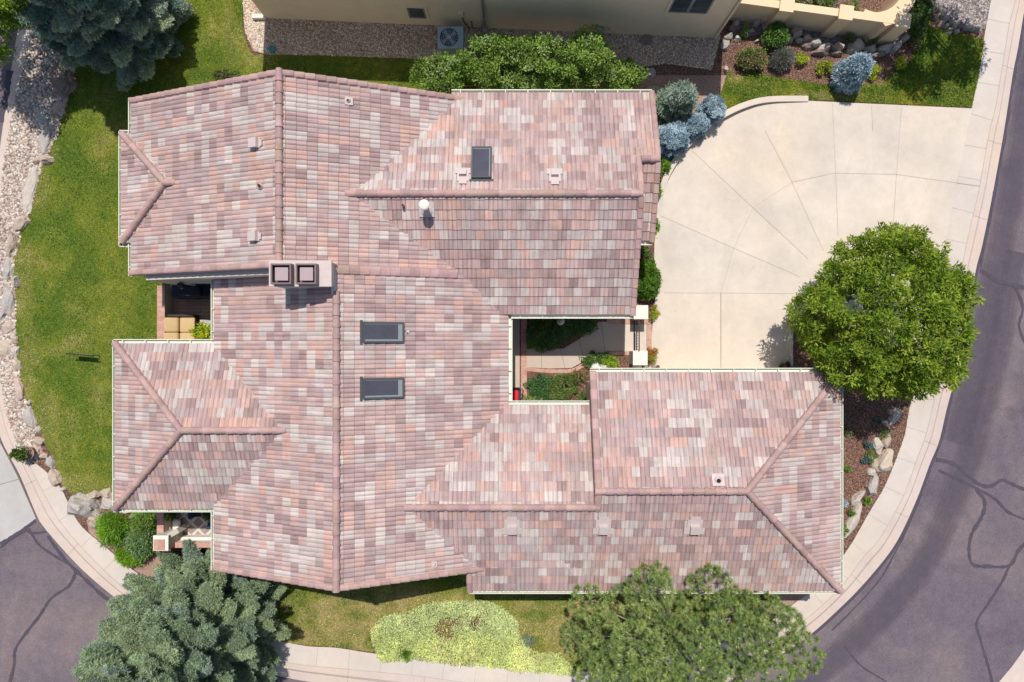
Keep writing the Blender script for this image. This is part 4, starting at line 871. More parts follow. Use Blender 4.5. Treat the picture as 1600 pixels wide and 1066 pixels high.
bush('boxwood', 'dense glossy green bush beside the cream gate pillar', 1012, 436, 21, 1.1, [(.085, .19, .02), (.12, .24, .025), (.15, .28, .03)], L=.07, Wd=.035, ry=36, n=330, clr=.10, lump=.08); bush('boxwood', 'smaller dark bush just above the glossy green bush', 1006, 398, 13, .7, DKG, L=.07, ry=15)
FL = [(.30, .36, .03), (.42, .40, .03), (.50, .22, .04), (.22, .33, .03), (.40, .34, .04)]
bush('flowering_plant', 'yellow and red leaved plant beside the upper gate pillar', 1020, 489, 9, .4, FL, L=.06, Wd=.035, ry=14, cat='plant'); bush('flowering_plant', 'red and yellow leaved plant beside the lower gate pillar', 1018, 556, 9, .4, [(.45, .18, .03), (.24, .36, .04), (.42, .30, .03)], L=.06, Wd=.035, ry=16, cat='plant')
for lab, px, py, r in (('lime yellow bush beside the lavender clump', 1251, 92, 10), ('lime yellow bush between the lavender clump and the ice blue spruce', 1288, 107, 11), ('yellow green bush just right of the ice blue spruce', 1363, 113, 11), ('lime yellow bush alone in the mulch near the lawn shadow', 1405, 97, 10.5)): bush('gold_bush', lab, px, py, r, .4, YEL, L=.07, Wd=.04, group='small lime yellow bushes in the mulch bed')
bush('perennial', 'tangled green and reddish perennial clump above the lawn', 1175, 92, 26, .6, [(.20, .26, .06), (.30, .26, .10), (.15, .24, .05), (.36, .24, .16)], L=.09, ry=18, cat='plant', clr=.14, n=90)
bush('perennial', 'upright green plant growing through the boulders by the tan house', 1212, 55, 20, .8, [(.13, .25, .05), (.17, .30, .07)], L=.10, ry=24, cat='plant', clr=.13, n=90)
bush('lavender', 'grey mauve lavender clump beside the first lime bush', 1222, 92, 18, .5, [(.22, .25, .17), (.30, .26, .26), (.17, .22, .12), (.36, .30, .32)], L=.17, Wd=.018, ry=16, cat='plant', clr=.14, n=90, up=.9)
bush('grass_tuft', 'small green tuft by the boulder edging, nearer the ice blue spruce', 1330, 58, 9, .35, MIDG, L=.13, Wd=.02, cat='plant', up=1.0); bush('grass_tuft', 'small green tuft by the boulder edging, nearer the square pillar', 1360, 60, 9, .35, MIDG, L=.13, Wd=.02, cat='plant', up=1.0)
bush('grass_tuft', 'small light green tuft among stones beside the house corner', 1164, 48, 7, .4, [(.25, .38, .10), (.18, .30, .08)], L=.12, Wd=.02, cat='plant', up=1.0)
bush('low_shrub', 'dry olive shrub behind the lawn above the left roof edge', 352, 120, 20, .5, [(.20, .22, .08), (.16, .19, .06)], L=.08, ry=12)
bush('low_shrub', 'thin reddish brown plant in the mulch below the square pillar', 1428, 70, 10, .25, [(.30, .24, .12), (.20, .20, .06)], L=.09, cat='plant')
bush('hedge', 'dark green hedge beside the square tan pillar', 1437, 15, 17, .7, DKG, L=.07, ry=46, n=200, clr=.12, cat='hedge')
# --- shrubs at the lower left terrace
bush('juniper', 'bright feathery green shrub by the pavement next to the big pale boulder', 176, 826, 24, .8, [(.24, .44, .04), (.30, .50, .05), (.17, .32, .04)], L=.17, Wd=.022, ry=27, up=.7, clr=.16, n=150)
bush('juniper', 'feathery green shrub touching the brick capped wall', 226, 812, 19, .8, [(.24, .37, .08), (.28, .43, .09)], L=.15, Wd=.022, ry=22, up=.7, clr=.16, n=120)
bush('juniper', 'darker green shrub in front of the white brick topped pillar', 220, 846, 24, .8, [(.20, .31, .10), (.25, .37, .12), (.21, .34, .16)], L=.12, Wd=.03, ry=28, clr=.15, n=150)
bush('juniper', 'bright green low shrub at the edge of the soil by the pavement', 205, 868, 26, .5, [(.26, .46, .04), (.32, .52, .05)], L=.15, Wd=.02, ry=14, up=.8, clr=.13, n=110)
# --- plants in the mulch bed under the round tree
for lab, px, py, r, pal in (('blue green cushion plant nearest the round tree', 1370, 659, 6, [(.10, .18, .17), (.13, .22, .20)]), ('largest blue green cushion plant in the mulch bed', 1359, 692, 9, [(.12, .20, .21), (.16, .25, .26)]), ('blue green cushion plant beside the golden boulder', 1352, 717, 6, [(.10, .20, .19), (.14, .25, .22)]), ('olive green plant between two cushion plants and the pale boulders', 1380, 677, 9, [(.26, .32, .10), (.20, .27, .08)]), ('olive green plant left of the golden boulder', 1362, 713, 11, [(.26, .32, .09), (.22, .28, .07)]), ('tiny green plant in the mulch near the garage wall', 1325, 675, 5, MIDG), ('tiniest green sprig in the middle of the mulch', 1325, 733, 3.5, GRN), ('green grassy tuft between two long boulders', 1352, 782, 9, GRN), ('small green tuft by the long white boulder', 1331, 802, 5, GRN), ('green plant half hidden by the gutter', 1319, 828, 9, MIDG), ('pale blue plant half hidden by the gutter', 1316, 786, 7, BSPR), ('green bush under the roof corner beside the pavement', 1207, 938, 13, MIDG), ('dark strappy purple green plant on the planter edging', 1226, 572, 9, [(.10, .06, .08), (.12, .12, .05)]), ('round teal plant next to the garage gutter', 1241, 578, 6.5, [(.10, .24, .20), (.13, .28, .23)]), ('pink flowered plant next to the garage gutter', 1269, 579, 6.5, [(.55, .30, .28), (.30, .28, .10)])):
    bush('ground_plant', lab, px, py, r, .28, pal, L=.06, Wd=.03, cat='plant', clr=.07)
# --- ground cover: one uncountable mass
gc = [W(p.x, p.y) for p in smooth([(582, 985), (600, 962), (640, 953), (668, 942), (720, 937), (762, 938), (790, 952), (808, 970), (812, 990), (835, 1015), (870, 1020), (900, 1048), (880, 1052), (800, 1043), (720, 1034), (650, 1028), (600, 1030), (588, 1012)], 4, True)]
def scatter_in(poly, n):
    xs = [p[0] for p in poly]; ys = [p[1] for p in poly]; x = rng.uniform(min(xs), max(xs), n); y = rng.uniform(min(ys), max(ys), n); k = inpoly(x, y, poly); return x[k], y[k]
x, y = scatter_in(gc, 95000); g = np.array([mnoise.noise((a * .9, b * .9, 1.3)) + .5 * mnoise.noise((a * 3, b * 3, 4)) for a, b in zip(x, y)])
qx, qy = W(708, 973); bare = np.exp(-(((x - qx) / .85) ** 2 + ((y - qy) / .38) ** 2)); keep = rng.random(len(x)) > np.clip(bare * 1.3 + (g * 1.6 - .1) * (bare > .08), 0, .95) + .15 * (g < -.2); x, y, g, bare = x[keep], y[keep], g[keep], bare[keep]
n = len(x); C = np.stack([x, y, rng.uniform(.03, .16, n) + .30 * np.clip(g + .35, 0, 1) * (rng.random(n)) ** .5], 1); D = unit(rng.normal(size=(n, 3)) + np.array([0, 0, .5])); V, Fc = leaf_quads(C, D, rng.uniform(.05, .10, n), rng.uniform(.022, .04, n), 1.6)
pal = np.where((g > .05)[:, None], np.array([[.82, .86, .44]]), np.array([[.72, .80, .38]])) * rng.uniform(.7, 1.12, (n, 1)); pal = np.where((rng.random(n) < .10)[:, None], np.array([[.16, .22, .05]]), pal); pal = np.where((rng.random(n) < np.clip((-11.1 - y + g * .5) * 1.6, 0, .7))[:, None], pal * np.array([[1.05, 1.02, .80]]), pal)
tag(npmesh('ground_cover', V, Fc, M['leaf'], None, pal), 'pale lime ground cover spreading over the lawn along the pavement', kind='stuff')
bush('low_shrub', 'small grey green shrub at the end of the lime ground cover near the pine', 822, 1002, 13, .3, [(.22, .28, .17), (.26, .31, .20)], L=.07)
bush('weed_clump', 'bright green clump on the pavement edge of the ground cover', 632, 1024, 9, .25, GRN, L=.10, cat='plant')
x, y = W(705, 977); sheet('bare_patch', [(x + 1.15 * math.cos(a) * (1 + .2 * math.sin(3 * a)), y + .5 * math.sin(a) * (1 + .2 * math.cos(4 * a))) for a in [i * .2618 for i in range(24)]], .026, M['mulch'], 'brown bare patch inside the ground cover')
# --- grass blades on the lawns (uncountable)
DRY = [(35, 440, 16, 60), (62, 300, 14, 50), (45, 560, 18, 60), (75, 660, 14, 40), (105, 755, 40, 16), (160, 765, 50, 10), (365, 60, 14, 45), (395, 95, 25, 10), (90, 240, 12, 16), (560, 985, 60, 28), (640, 948, 100, 20), (520, 958, 36, 26), (500, 990, 30, 16), (850, 978, 60, 26), (900, 1000, 45, 34), (935, 945, 34, 14), (840, 950, 40, 12), (1300, 150, 50, 8), (1355, 125, 30, 14), (1150, 120, 16, 12)]
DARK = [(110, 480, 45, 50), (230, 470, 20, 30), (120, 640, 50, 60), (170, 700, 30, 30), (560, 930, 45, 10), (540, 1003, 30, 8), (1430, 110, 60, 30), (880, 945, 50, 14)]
def zone(x, y, Z):
    o = np.zeros(len(x))
    for px, py, rx, ry in Z:
        cx, cy = W(px, py); o = np.maximum(o, np.exp(-((x - cx) / M1(rx)) ** 2 - ((y - cy) / M1(ry)) ** 2))
    return o
def grass(poly, n, label, hmax=.055):
    x, y = scatter_in(poly, n); k = (np.abs(x) < 22) & (np.abs(y) < 15.5); x, y = x[k], y[k]; n = len(x)
    g = np.array([mnoise.noise((a * .55, b * .55, 2.0)) + .6 * mnoise.noise((a * 2.1, b * 2.1, 7)) + .4 * mnoise.noise((a * 7, b * 7, 3)) for a, b in zip(x, y)])
    C = np.stack([x, y, np.full(n, .02)], 1); D = unit(rng.normal(size=(n, 3)) * np.array([.9, .9, .2]) + np.array([0, 0, .6])); V, Fc = leaf_quads(C, D, rng.uniform(.5, 1.2, n) * hmax, rng.uniform(.018, .034, n), .3)
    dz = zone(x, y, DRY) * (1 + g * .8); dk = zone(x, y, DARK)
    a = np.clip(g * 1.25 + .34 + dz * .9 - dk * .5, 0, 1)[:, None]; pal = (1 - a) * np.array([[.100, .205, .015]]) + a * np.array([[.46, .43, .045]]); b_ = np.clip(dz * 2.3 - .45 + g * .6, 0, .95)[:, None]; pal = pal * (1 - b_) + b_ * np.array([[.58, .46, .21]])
    pal = pal * rng.uniform(.6, 1.4, (n, 1)); pal = np.where((rng.random(n) < .04)[:, None], np.array([[.48, .44, .20]]), pal)
    tag(npmesh('grass', V, Fc, M['leaf'], None, pal), label, kind='stuff')
for P, n, lab in ((lawns[2], 12000, 'short grass beside the square tan pillar'), (lawns[0], 420000, 'short lawn grass on the side lawn'), (lawns[1], 75000, 'short lawn grass beside the driveway'), (lawns[3], 150000, 'short patchy lawn grass below the house')): grass(P, n, lab)
# --- loose river stones (uncountable)
def pebbles(poly, n, s0, s1, pal, label, name='gravel', z=.02):
    x, y = scatter_in(poly, n); k = (np.abs(x) < 22) & (np.abs(y) < 15.5); x, y = x[k], y[k]; n = len(x)
    base = np.array([(math.cos(t) * c, math.sin(t) * c, h) for c, h in ((1, .1), (.72, .62)) for t in [i * math.pi / 3 for i in range(6)]] + [(0, 0, .8)] * 0)
    Fq = np.array([[i, (i + 1) % 6, 6 + (i + 1) % 6, 6 + i] for i in range(6)] + [[6, 7, 8, 9], [6, 9, 10, 11]])
    s = rng.uniform(s0, s1, n); an = rng.uniform(0, 6.28, n); asp = rng.uniform(.6, 1.0, n); B = base[None] * (1 + rng.normal(size=(n, 12, 3)) * .09)
    bx = B[:, :, 0] * s[:, None]; by = B[:, :, 1] * (s * asp)[:, None]; bz = B[:, :, 2] * (s * .8)[:, None]
    X = bx * np.cos(an)[:, None] - by * np.sin(an)[:, None] + x[:, None]; Y = bx * np.sin(an)[:, None] + by * np.cos(an)[:, None] + y[:, None]
    V = np.stack([X, Y, bz + z], 2).reshape(-1, 3); Fc = (Fq[None] + (np.arange(n) * 12)[:, None, None]).reshape(-1, 4)
    tag(npmesh(name, V, Fc, M['vcol'], None, np.repeat(cols(n, pal, .15), 8, 0)), label, kind='stuff')
RP = [(.54, .45, .37), (.42, .32, .26), (.60, .52, .44), (.34, .25, .20), (.52, .39, .31), (.66, .58, .50)]
pebbles(rivw, 15000, .035, .075, RP, 'loose pale pink and white river stones beside the kerb')
pebbles(wp(gr), 26000, .018, .036, [(.80, .61, .43), (.60, .46, .34), (.86, .72, .56), (.46, .34, .25)], 'loose brown pea gravel beside the tan house', z=.028)
pebbles(wp([(1462, -60), (1555, -60), (1546, 0), (1538, 40), (1500, 40), (1475, 26), (1460, 10)]), 3500, .03, .055, [(.32, .27, .25), (.18, .15, .14), (.46, .40, .36)], 'loose grey gravel in the street corner', z=.03)
pebbles(wp([(383, 15), (388, 50), (400, 80), (417, 84), (417, 30)]), 900, .018, .036, [(.66, .58, .50), (.56, .47, .38)], 'pale sunlit gravel by the corner of the tan house', z=.028)
def chips(poly, n, label, pal=[(.34, .19, .13), (.22, .11, .08), (.48, .31, .23), (.15, .08, .06)]):
    x, y = scatter_in(poly, n); n = len(x); C = np.stack([x, y, rng.uniform(.005, .03, n)], 1); D = unit(rng.normal(size=(n, 3)) * np.array([1, 1, .25])); V, Fc = leaf_quads(C, D, rng.uniform(.03, .08, n), rng.uniform(.012, .026, n), 2.0)
    tag(npmesh('bark_chips', V, Fc, M['vcol'], None, cols(n, pal, .2)), label, kind='stuff')
chips(wp([(1238, 500), (1440, 560), (1421, 640), (1414, 677), (1397, 725), (1380, 764), (1358, 801), (1312, 868), (1300, 870), (1300, 590), (1238, 585)]), 34000, 'reddish bark chips under the round tree')
chips(wp([(1128, 70), (1240, 60), (1275, 80), (1310, 90), (1400, 85), (1425, 60), (1450, 45), (1436, 70), (1415, 105), (1385, 130), (1300, 132), (1215, 120), (1150, 115)]), 14000, 'reddish bark chips along the boulder edging')
# ------------------------------------------------------------------ BOULDERS
def boulder_mesh(seed, sub=4, ang=.32):
    import bmesh
    rn = random.Random(seed); bm = bmesh.new(); bmesh.ops.create_icosphere(bm, subdivisions=sub, radius=1)
    for _ in range(13):
        d = Vector((rn.gauss(0, 1), rn.gauss(0, 1), abs(rn.gauss(0, .8)))).normalized(); c = rn.uniform(.58, .86)
        for v in bm.verts:
            k = v.co.dot(d)
            if k > c: v.co -= d * (k - c) * .97
    o = Vector((rn.random() * 50, rn.random() * 50, 0))
    for v in bm.verts: v.co += v.co.normalized() * (mnoise.noise(v.co * 1.4 + o) * ang * .5 + mnoise.noise(v.co * 3.2 + o) * .09 + mnoise.noise(v.co * 9 + o) * .035)
    me = bpy.data.meshes.new('boulder'); bm.to_mesh(me); bm.free(); me.shade_smooth(); me.set_sharp_from_angle(angle=R(28)); return me
ORD = ['first', 'second', 'third', 'fourth', 'fifth', 'sixth', 'seventh', 'eighth', 'ninth', 'tenth', 'eleventh', 'twelfth', 'thirteenth', 'fourteenth', 'fifteenth', 'sixteenth', 'seventeenth', 'eighteenth', 'nineteenth', 'twentieth', 'twenty-first', 'twenty-second', 'twenty-third', 'twenty-fourth', 'twenty-fifth', 'twenty-sixth', 'twenty-seventh', 'twenty-eighth', 'twenty-ninth', 'thirtieth', 'thirty-first', 'thirty-second', 'thirty-third']
NB = [0]
CW = {'t': ('tan', 'rock_tan'), 'g': ('grey', 'rock_grey'), 'p': ('pink', 'rock_pink'), 'o': ('golden', 'rock_gold'), 'w': ('pale', 'rock_white'), 'b': ('brown', 'rock_brown')}
def stone(label, px, py, rx, ry, ang, c, hh, group, z=0.0, name='boulder'):
    NB[0] += 1; me = boulder_mesh(NB[0] * 13 + 5); me.materials.append(M[CW[c][1]])
    o = bpy.data.objects.new(name, me); COL.objects.link(o); x, y = W(px, py, z + hh * .6)
    hh *= .85; o.location = (x, y, z + hh * .18); o.rotation_euler = (0, 0, R(ang)); o.scale = (M1(rx) * 1.12, M1(ry) * 1.12, hh * .95)
    return tag(o, label, name.replace('_', ' '), group)
GW = 'boulders edging the side lawn'
wl = [(92, 127, 19, 29, 0, 'b', .5), (90, 166, 12, 8, 40, 't', .25), (64, 182, 12, 16, 0, 'g', .12), (70, 218, 11, 24, -12, 'g', .2), (69, 249, 11, 9, 20, 't', .3), (54, 252, 6, 6, 0, 't', .2), (47, 293, 10, 36, -10, 'w', .18), (31, 349, 16, 10, 45, 't', .28), (16, 380, 9, 22, -8, 't', .25), (11, 420, 8, 20, 0, 'g', .2), (22, 438, 5.5, 10.5, 0, 'w', .3), (10, 473, 12, 28, -6, 'g', .22), (12, 513, 12, 9, 20, 't', .2), (22, 531, 6, 5, 0, 't', .15), (5, 545, 13, 15, 0, 't', .15), (22, 549, 7, 9, 0, 'w', .2), (24, 570, 9, 9, 0, 'o', .2), (28, 604, 8, 22, 14, 'p', .2), (45, 629, 5, 4, 0, 'w', .15), (45, 656, 9, 21, 12, 'g', .22), (56, 673, 6, 7, 0, 'w', .2), (60, 691, 9, 9, 0, 't', .2), (57, 704, 9, 8, 0, 'p', .18), (66, 713, 6, 5, 0, 'o', .15), (77, 722, 8, 10, 0, 'g', .25), (82, 747, 10, 17, 12, 't', .28), (97, 765, 5, 4, 0, 'w', .12), (120, 793, 30, 20, -18, 'g', .75), (144, 775, 12, 8, 0, 't', .3), (166, 774, 12, 9, 0, 't', .3), (168, 789, 18, 12, 0, 'g', .3), (146, 817, 15, 13, 20, 't', .45), (195, 799, 12, 7, 0, 'p', .25), (210, 809, 12, 7, 0, 't', .22)]
for i, (px, py, rx, ry, an, c, hh) in enumerate(wl):
    j = len(wl) - i
    lab = f"{CW[c][0]} boulder, {ORD[i]} in the lawn edging counted from the blue spruce" if i < 17 else f"{CW[c][0]} boulder, {ORD[j-1]} in the lawn edging counted from the lower terrace"
    if i == 27: lab = 'largest grey boulder with a steep shaded side, beside the pavement'
    if i == 0: lab = 'big rough brown boulder in the shade at the foot of the blue spruce'
    stone(lab, px, py, rx, ry, an, c, hh, GW)
GE = 'boulders in the mulch bed beside the garage'
el = [(1401, 650, 8, 14, -22, 'w', .3), (1392, 645, 5, 5, 0, 'p', .2), (1385, 662, 5, 6, 0, 'w', .2), (1388, 687, 7, 14, 0, 't', .3), (1375, 697, 9, 12, 10, 'w', .3), (1385, 723, 14, 20, -28, 'o', .45), (1366, 719, 4, 4, 0, 'w', .2), (1363, 738, 8, 7, 0, 'w', .25), (1366, 763, 10, 20, -6, 'g', .35), (1342, 779, 7.5, 17, -35, 'w', .3), (1336, 812, 9, 28, -25, 'w', .35), (1217, 953, 9, 6, 20, 'g', .2), (1222, 947, 4, 3, 0, 'g', .12)]
for i, (px, py, rx, ry, an, c, hh) in enumerate(el):
    lab = f"{CW[c][0]} boulder, {ORD[i]} from the round tree in the garage mulch bed" if i < 11 else ('grey stone under the pine beside the pavement', 'tiny grey stone at the pavement edge near the pine')[i - 11]
    if i == 5: lab = 'large golden boulder with a pale face beside the curved pavement'
    stone(lab, px, py, rx, ry, an, c, hh, GE)
GN = 'boulders edging the gravel terrace of the tan house'
nl = [(1136, 68, 7, 9, 0, 'g', .3), (1141, 54, 7, 6, 0, 'g', .3), (1145, 44, 6, 5, 0, 'b', .25), (1152, 33, 7, 7, 0, 'g', .35), (1153, 43, 6, 4, 0, 'b', .2), (1153, 59, 5, 5, 0, 'w', .25), (1172, 31, 5, 5, 0, 'g', .3), (1183, 34, 9, 8, 20, 'g', .4), (1176, 40, 8, 5, 0, 'b', .2), (1175, 47, 6, 3, 0, 'w', .15), (1201, 35, 9.5, 7, 0, 't', .4), (1197, 42, 5, 4, 0, 'w', .25), (1186, 62, 8, 2.5, 25, 'w', .15), (1201, 50, 5, 3, 0, 'p', .2), (1226, 44, 7, 6, 0, 'g', .25), (1239, 40, 8.5, 5, 0, 'p', .3), (1247, 49, 9.5, 8, 0, 't', .45), (1236, 60, 6, 5, 0, 'g', .2), (1252, 61, 6, 4, 0, 'w', .25), (1262, 58, 6.5, 6, 0, 'p', .4), (1275, 66, 9, 7, -20, 'w', .5), (1263, 70, 12, 6, -15, 'b', .3), (1292, 73, 11, 7, 0, 'w', .5), (1284, 80, 15, 5, -8, 'b', .35), (1314, 71, 10, 8, 0, 'p', .5), (1308, 82, 12, 4, 0, 'b', .3), (1332, 76, 6, 4.5, 0, 'w', .3), (1342, 68, 15, 9, 0, 'w', .35), (1364, 75, 8.5, 7, 0, 'g', .45), (1368, 84, 15, 5, 0, 'b', .3), (1386, 73, 14, 8, 10, 'g', .5), (1404, 70, 13, 6, 38, 'g', .45), (1418, 58, 10, 4.5, 50, 'g', .35)]
for i, (px, py, rx, ry, an, c, hh) in enumerate(nl): stone(f"{CW[c][0]} boulder, {ORD[i]} from the tan house corner in the terrace edging", px, py, rx, ry, an, c, hh, GN, .02)
GC = 'cobbles round the corner gravel patch'
for i, (px, py, r) in enumerate([(1457, 4, 4.5), (1464, 8, 4), (1458, 14, 4.5), (1470, 14, 4.5), (1464, 24, 5.5), (1473, 21, 4), (1473, 35, 5), (1479, 28, 4), (1481, 39, 4), (1486, 45, 4), (1489, 35, 4), (1494, 40, 4.5), (1497, 47, 4), (1486, 50, 3), (1503, 39, 5), (1513, 40, 5.5), (1522, 41, 6), (1531, 43, 7)]):
    stone(f"rounded cobble, {ORD[i]} in the row from the hedge to the pavement", px, py, r, r * .9, i * 37, 'tgwtbgtgwt'[i % 10], .25, GC, .03, 'cobble')
stone('lone pink stone on the shaded lawn edge near the spiky plant', 1136, 108, 4.5, 6.5, 0, 'p', .25, None)
for lab, px, py, rx, ry in (('rectangular flagstone slab in the shade at the end of the leafy shrubs', 989, 113, 17, 9), ('round stepping stone next to the rectangular flagstone', 1018, 112, 6, 9), ('half buried pale flagstone by the bare soil', 1023, 138, 12, 5), ('dark utility slab set in gravel against the tan house', 1011, 61, 12, 9)):
    stone(lab, px, py, rx * 1.02, ry, 0, 'g' if 'dark' not in lab else 'b', .07, None, .04, 'flagstone')
# ------------------------------------------------------------------ UPPER SIDE TERRACE (between the wings)
BR = 'brick_y'
px0, py0 = W(258, 470, 0)
sheet('terrace_floor', [(-13.35, -.45), (-9.6, -.45), (-9.6, 2.2), (-13.35, 2.2)], .05, M['paver'], 'brown paved terrace floor', thick=.04)
mb = MB(); mb.box(-13.46, -13.26, -.5, 2.11, 0, .64); tw = mb.build('terrace_wall', M['stucco']); tag(tw, 'low stucco wall with brick coping between the side lawn and the upper terrace', 'low wall')
mb = MB(); mb.box(-13.51, -13.22, -.5, 2.11, .641, .71); mb.build('brick_coping', M['brick_y'], tw)
gx, gy = W(300, 452, .9)
g = thing('covered_grill', 'barbecue grill under a fitted black cover against the terrace house wall', 'grill', (gx, gy, .05)); mb = MB()
import bmesh
def soft_box(name, x0, x1, y0, y1, z0, z1, mat, parent, r=.06, seg=3, jit=0.0, sub=0):
    bm = bmesh.new(); bmesh.ops.create_cube(bm, size=1)
    for v in bm.verts: v.co = Vector(((v.co.x + .5) * (x1 - x0) + x0, (v.co.y + .5) * (y1 - y0) + y0, (v.co.z + .5) * (z1 - z0) + z0))
    if sub: bmesh.ops.subdivide_edges(bm, edges=bm.edges[:], cuts=sub, use_grid_fill=True)
    if jit:
        for v in bm.verts: v.co += Vector((mnoise.noise(v.co * 3), mnoise.noise(v.co * 3 + Vector((9, 0, 0))), mnoise.noise(v.co * 3 + Vector((0, 9, 0))))) * jit
    me = bpy.data.meshes.new(name); bm.to_mesh(me); bm.free(); me.materials.append(mat); me.shade_smooth()
    o = bpy.data.objects.new(name, me); COL.objects.link(o); attach(o, parent)
    m = o.modifiers.new('bevel', 'BEVEL'); m.width = r; m.segments = seg; m.limit_method = 'ANGLE'; m.angle_limit = R(40)
    return o
M['navy'] = simple('dark_cover_fabric', (0.016, 0.017, 0.030), .7, .3, 4, bump=.01); M['cushion'] = simple('tan_canvas', (0.55, 0.39, 0.19), .9, .08, 5, bump=.004); M['wicker'] = simple('dark_wicker', (0.06, 0.045, 0.035), .8, .3, 40, bump=.006)
soft_box('cover', gx - .78, gx + .78, gy - .33, gy + .33, .07, .98, M['navy'], g, r=.12, jit=.05, sub=4); soft_box('lid_cover', gx - .45, gx + .40, gy - .26, gy + .27, .9, 1.16, M['navy'], g, r=.11, jit=.03, sub=3)
mb = MB(); mb.box(gx - .13, gx + .03, gy - .26, gy - .21, 1.10, 1.13); tg = mb.build('cover_tag', M['greymetal'], g)
sx, sy = W(283, 520, .6)
so = thing('loveseat', 'tan cushioned loveseat on the paved upper terrace facing the house', 'sofa', (sx, sy, .05))
soft_box('frame', sx - .62, sx + .46, sy - .58, sy + .60, .07, .36, M['wicker'], so, r=.03)
for k, (ya, yb) in enumerate(((-.55, .005), (.015, .58))):
    soft_box('seat_cushion', sx - .10, sx + .47, sy + ya, sy + yb, .362, .52, M['cushion'], so, r=.05)
    o = soft_box('back_cushion', sx - .58, sx - .11, sy + ya, sy + yb, .365, .80, M['cushion'], so, r=.07)
    for v in o.data.vertices:
        if v.co.z > .6 and v.co.x > sx - .3: v.co.z -= .18
soft_box('arm', sx - .6, sx + .46, sy + .605, sy + .70, .07, .56, M['wicker'], so, r=.03)
tx, ty = W(326, 512, .4)
tb = thing('side_table', 'small square grey stone table next to the loveseat', 'table', (tx, ty, .05)); mb = MB(); mb.box(tx - .33, tx + .30, ty - .33, ty + .30, .38, .43); mb.build('tabletop', M['rock_grey'], tb, bevel=.01)
for a in (-.26, .23):
    for b in (-.26, .23): mb = MB(); mb.box(tx + a, tx + a + .05, ty + b, ty + b + .05, .05, .379); mb.build('leg', M['wicker'], tb)
plx, ply = W(317, 521, .8)
pl = thing('potted_plant', 'lime leaved potted plant with red centre on the upper terrace', 'potted plant', (plx, ply, .43)); mb = MB(); mb.lathe((plx, ply, .432), [(.11, 0), (.16, .22), (.175, .24), (.15, .24), (.13, .18)], 16); mb.build('pot', M['rock_brown'], pl)
C = dome_centers(46, (plx, ply, .72), .36, .34, .28, shell=.5, lump=.3); clump_crown('foliage', C, np.full(46, .09), 30, .11, .06, [(.55, .62, .03), (.48, .58, .05), (.60, .66, .04), (.28, .38, .04)], 'leaf', pl); C = dome_centers(10, (plx + .02, ply - .05, .80), .14, .12, .2); clump_crown('centre_leaves', C, np.full(10, .06), 24, .09, .03, [(.28, .07, .03), (.20, .10, .03)], 'leaf', pl)
# ------------------------------------------------------------------ LOWER SIDE TERRACE
sheet('terrace_floor', [(-13.35, -8.1), (-9.6, -8.1), (-9.6, -5.2), (-13.35, -5.2)], .05, M['paver'], 'paved lower terrace floor', thick=.04)
def Wb(px, py, z): return W(px, py, z)
za = .78; wx0, _ = Wb(245, 0, za); wx1, _ = Wb(253, 0, za); _, wy = Wb(0, 838, za)
mb = MB(); mb.box(wx0 + .03, wx1 + .05, wy, -5.3, 0, za - .07); tw2 = mb.build('terrace_wall', M['stucco']); tag(tw2, 'low wall with brick coping on the street side of the lower terrace', 'low wall')
mb = MB(); mb.box(wx0, wx1 + .06, wy, -5.3, za - .069, za); mb.build('brick_coping', M['brick_y'], tw2)
zc = .78; x0, y1 = Wb(266, 847.5, zc); x1, y0 = Wb(334, 856, zc); x1 = -9.6
mb = MB(); mb.box(x0, x1, y0 + .03, y1 - .02, 0, zc - .07); tw3 = mb.build('terrace_wall', M['white_stucco']); tag(tw3, 'cream wall with brick coping behind the patterned terrace rug', 'low wall')
mb = MB(); mb.box(x0 - .02, x1, y0, y1, zc - .069, zc); mb.build('brick_coping', M['brick_x'], tw3)
zi = .30; _, yi0 = Wb(0, 838, zi); mb = MB(); mb.box(x0 + .15, x1, y1 - .019, yi0, 0, .42); mb.build('ledge', M['white_stucco'], tw3)
zp = 1.25; qx0, qy1 = Wb(239, 837, zp); qx1, qy0 = Wb(263, 861, zp)
pi_ = thing('terrace_pillar', 'square white stucco pillar topped with a brick panel at the terrace corner', 'pillar', (qx0, qy0, 0)); mb = MB(); mb.box(qx0 + .02, qx1 - .02, qy0 + .02, qy1 - .02, 0, zp - .08); mb.build('shaft', M['stucco'], pi_)
mb = MB(); mb.box(qx0, qx1, qy0, qy1, zp - .079, zp); mb.build('capstone', M['white_stucco'], pi_, bevel=.01)
mb = MB(); mb.box(qx0 + .04, qx1 - .13, qy0 + .04, qy1 - .14, zp + .001, zp + .03); mb.build('brick_panel', M['brick_y'], pi_)
# sloping white buttress running back from the pillar
b0 = Wb(262, 838, 1.15); b1 = Wb(278, 829, .75); d = Vector((b1[0] - b0[0], b1[1] - b0[1])).normalized(); nn = Vector((-d.y, d.x)) * .10
mb = MB(); V = []
for (p, z) in ((b0, 1.15), (b1, .75)):
    for s in (1, -1):
        for zz in (0, z): V.append((p[0] + nn.x * s, p[1] + nn.y * s, zz))
mb.add(V, [(0, 1, 3, 2), (4, 6, 7, 5), (1, 5, 7, 3), (0, 4, 5, 1), (2, 3, 7, 6)]); tag(mb.build('buttress', M['white_stucco']), 'sloping white buttress joining the brick topped pillar to the terrace', 'low wall')
mb = MB(); fx0, fy1 = Wb(255, 808, .3); fx1, fy0 = Wb(267, 834, .3); mb.box(fx0 - .05, fx1, fy0, fy1, .05, .35); tag(mb.build('planter_box', M['ycap'], bevel=.01), 'tan rectangular planter box inside the terrace wall', 'planter')
bush('planter_plant', 'yellow green plant in the tan terrace planter box', 259, 806, 7, .35, [(.30, .34, .08), (.22, .28, .06)], L=.09, cat='plant', z=.35)
